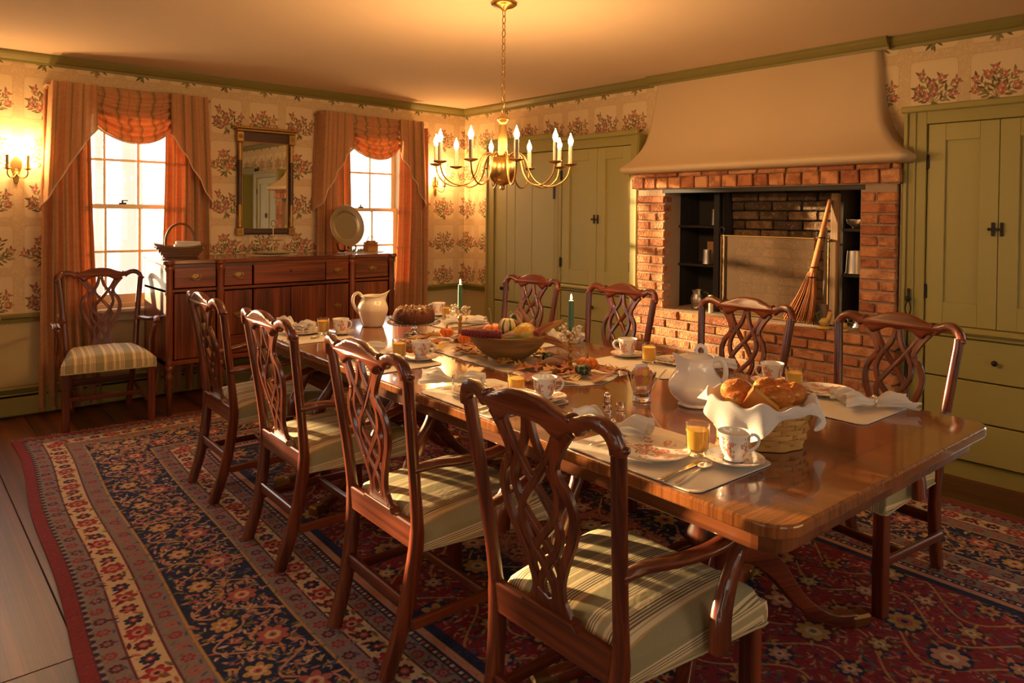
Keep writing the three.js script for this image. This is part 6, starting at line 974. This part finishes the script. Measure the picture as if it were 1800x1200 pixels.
function rooster(label, z, turn, s) {
  const t = thing('rooster_figurine', label, 'figurine', [-0.205, 0.703, z], turn, 'rooster figurines on the hearth'); t.scale.setScalar(s);
  const y = std(new THREE.Color().setRGB(0.66, 0.42, 0.08), 0.4), red = std(new THREE.Color().setRGB(0.5, 0.04, 0.05), 0.45), gr = std(new THREE.Color().setRGB(0.12, 0.13, 0.05), 0.5);
  part('base', lathe([[0.0005, 0], [0.032, 0], [0.034, 0.006], [0.026, 0.016], [0.0005, 0.018]], 20).scale(1.2, 1, 0.8), y, t);
  part('body', [blob(0.032, 0.024, 0.02, 0, 0.042, 0), sweep([[0.016, 0.045, 0], [0.026, 0.066, 0], [0.03, 0.088, 0]], (k) => oval(lerp(0.017, 0.011, k), lerp(0.017, 0.011, k), 10), 10, V(0, 0, 1)), blob(0.013, 0.012, 0.011, 0.031, 0.092, 0), new THREE.ConeGeometry(0.005, 0.014, 8).rotateZ(-1.57).translate(0.049, 0.091, 0)], y, t);
  part('tail', [0, 1, 2, 3].map((k) => sweep([[-0.02, 0.045, 0], [-0.04, 0.066 + k * 0.006, 0], [-0.05 + k * 0.008, 0.09 + k * 0.004, 0], [-0.062 + k * 0.008, 0.084 + k * 0.006, 0]], (q) => oval(0.006 * (1 - 0.6 * q), 0.004, 6), 10, V(0, 0, 1))), gr, t);
  part('comb', [...[0.024, 0.031, 0.038].map((x, i) => blob(0.006, 0.01, 0.004, x, 0.106 - Math.abs(i - 1) * 0.003, 0, 8, 6)), blob(0.005, 0.008, 0.004, 0.042, 0.08, 0, 8, 6)], red, t);
}
rooster('small yellow rooster figurine with a red comb, left of the pair on the hearth', 3.755, RIGHT, 1);
rooster('smaller rooster figurine right of the pair on the hearth, partly hidden by a chair', 3.865, RIGHT + Math.PI, 0.8);
{ const t = thing('iron_tongs', 'black iron tongs hanging on the trim right of the fireplace', 'fire tool', [-0.19, 0, 4.205]); part('hook', [cbx(0.012, 0.05, 0.012, 0.006, 0.955, 0, 0.002), blob(0.012, 0.014, 0.016, 0, 0.925, 0, 10, 8)], M.iron, t); part('loop', tube([[0, 0.915, 0], [0, 0.87, -0.014], [0, 0.83, 0], [0, 0.87, 0.014]], 0.0035, 24, 6, true), M.iron, t); part('shaft', [tube([[0, 0.83, 0], [0, 0.6, 0.003], [0, 0.35, 0]], 0.004, 10, 6), tube([[0, 0.83, 0], [0, 0.6, -0.006], [0, 0.35, -0.012]], 0.004, 10, 6)], M.iron, t); }
// ================================================================ OUTSIDE THE WINDOWS
{
  struct('ground', new THREE.CircleGeometry(60, 48).rotateX(-Math.PI / 2).translate(-2, -0.6, -20), std(new THREE.Color().setRGB(0.36, 0.33, 0.24), 1)).name = 'ground_outside';
  const bark = std(new THREE.Color().setRGB(0.34, 0.31, 0.26), 1), tree = (label, x, z, h, r) => { const t = thing('bare_tree', label, 'tree', [x, -0.6, z], 0, 'bare trees outside'); part('trunk', sweep([[0, 0, 0], [0.05, h * 0.3, 0], [-0.06, h * 0.6, 0.1], [0.05, h, 0]], (k) => oval(lerp(r, r * 0.35, k), lerp(r, r * 0.35, k), 10), 16, V(0, 0, 1)), bark, t); for (let k = 0; k < 9; k++) { const y = h * rr(0.4, 0.95), a = rnd() * 6.283, l = rr(1, 2.2); part('branch', sweep([[0, y, 0], [Math.cos(a) * l * 0.5, y + l * 0.35, Math.sin(a) * l * 0.5], [Math.cos(a) * l, y + l * 0.9, Math.sin(a) * l]], (q) => oval(lerp(0.05, 0.012, q), lerp(0.05, 0.012, q), 6), 8, V(0.3, 0, 1)), bark, t); } };
  tree('grey tree trunk outside the left window', -0.83, -9.5, 8, 0.2);
  tree('thinner grey tree trunk outside the left window, left of the thick one', -0.73, -12.5, 9, 0.15);
  tree('bare tree farther off outside the left window', 1.6, -19, 10, 0.22);
}
scene.traverse((o) => { if (o.isMesh) { o.castShadow = true; o.receiveShadow = true; } });
renderer.render(scene, camera);
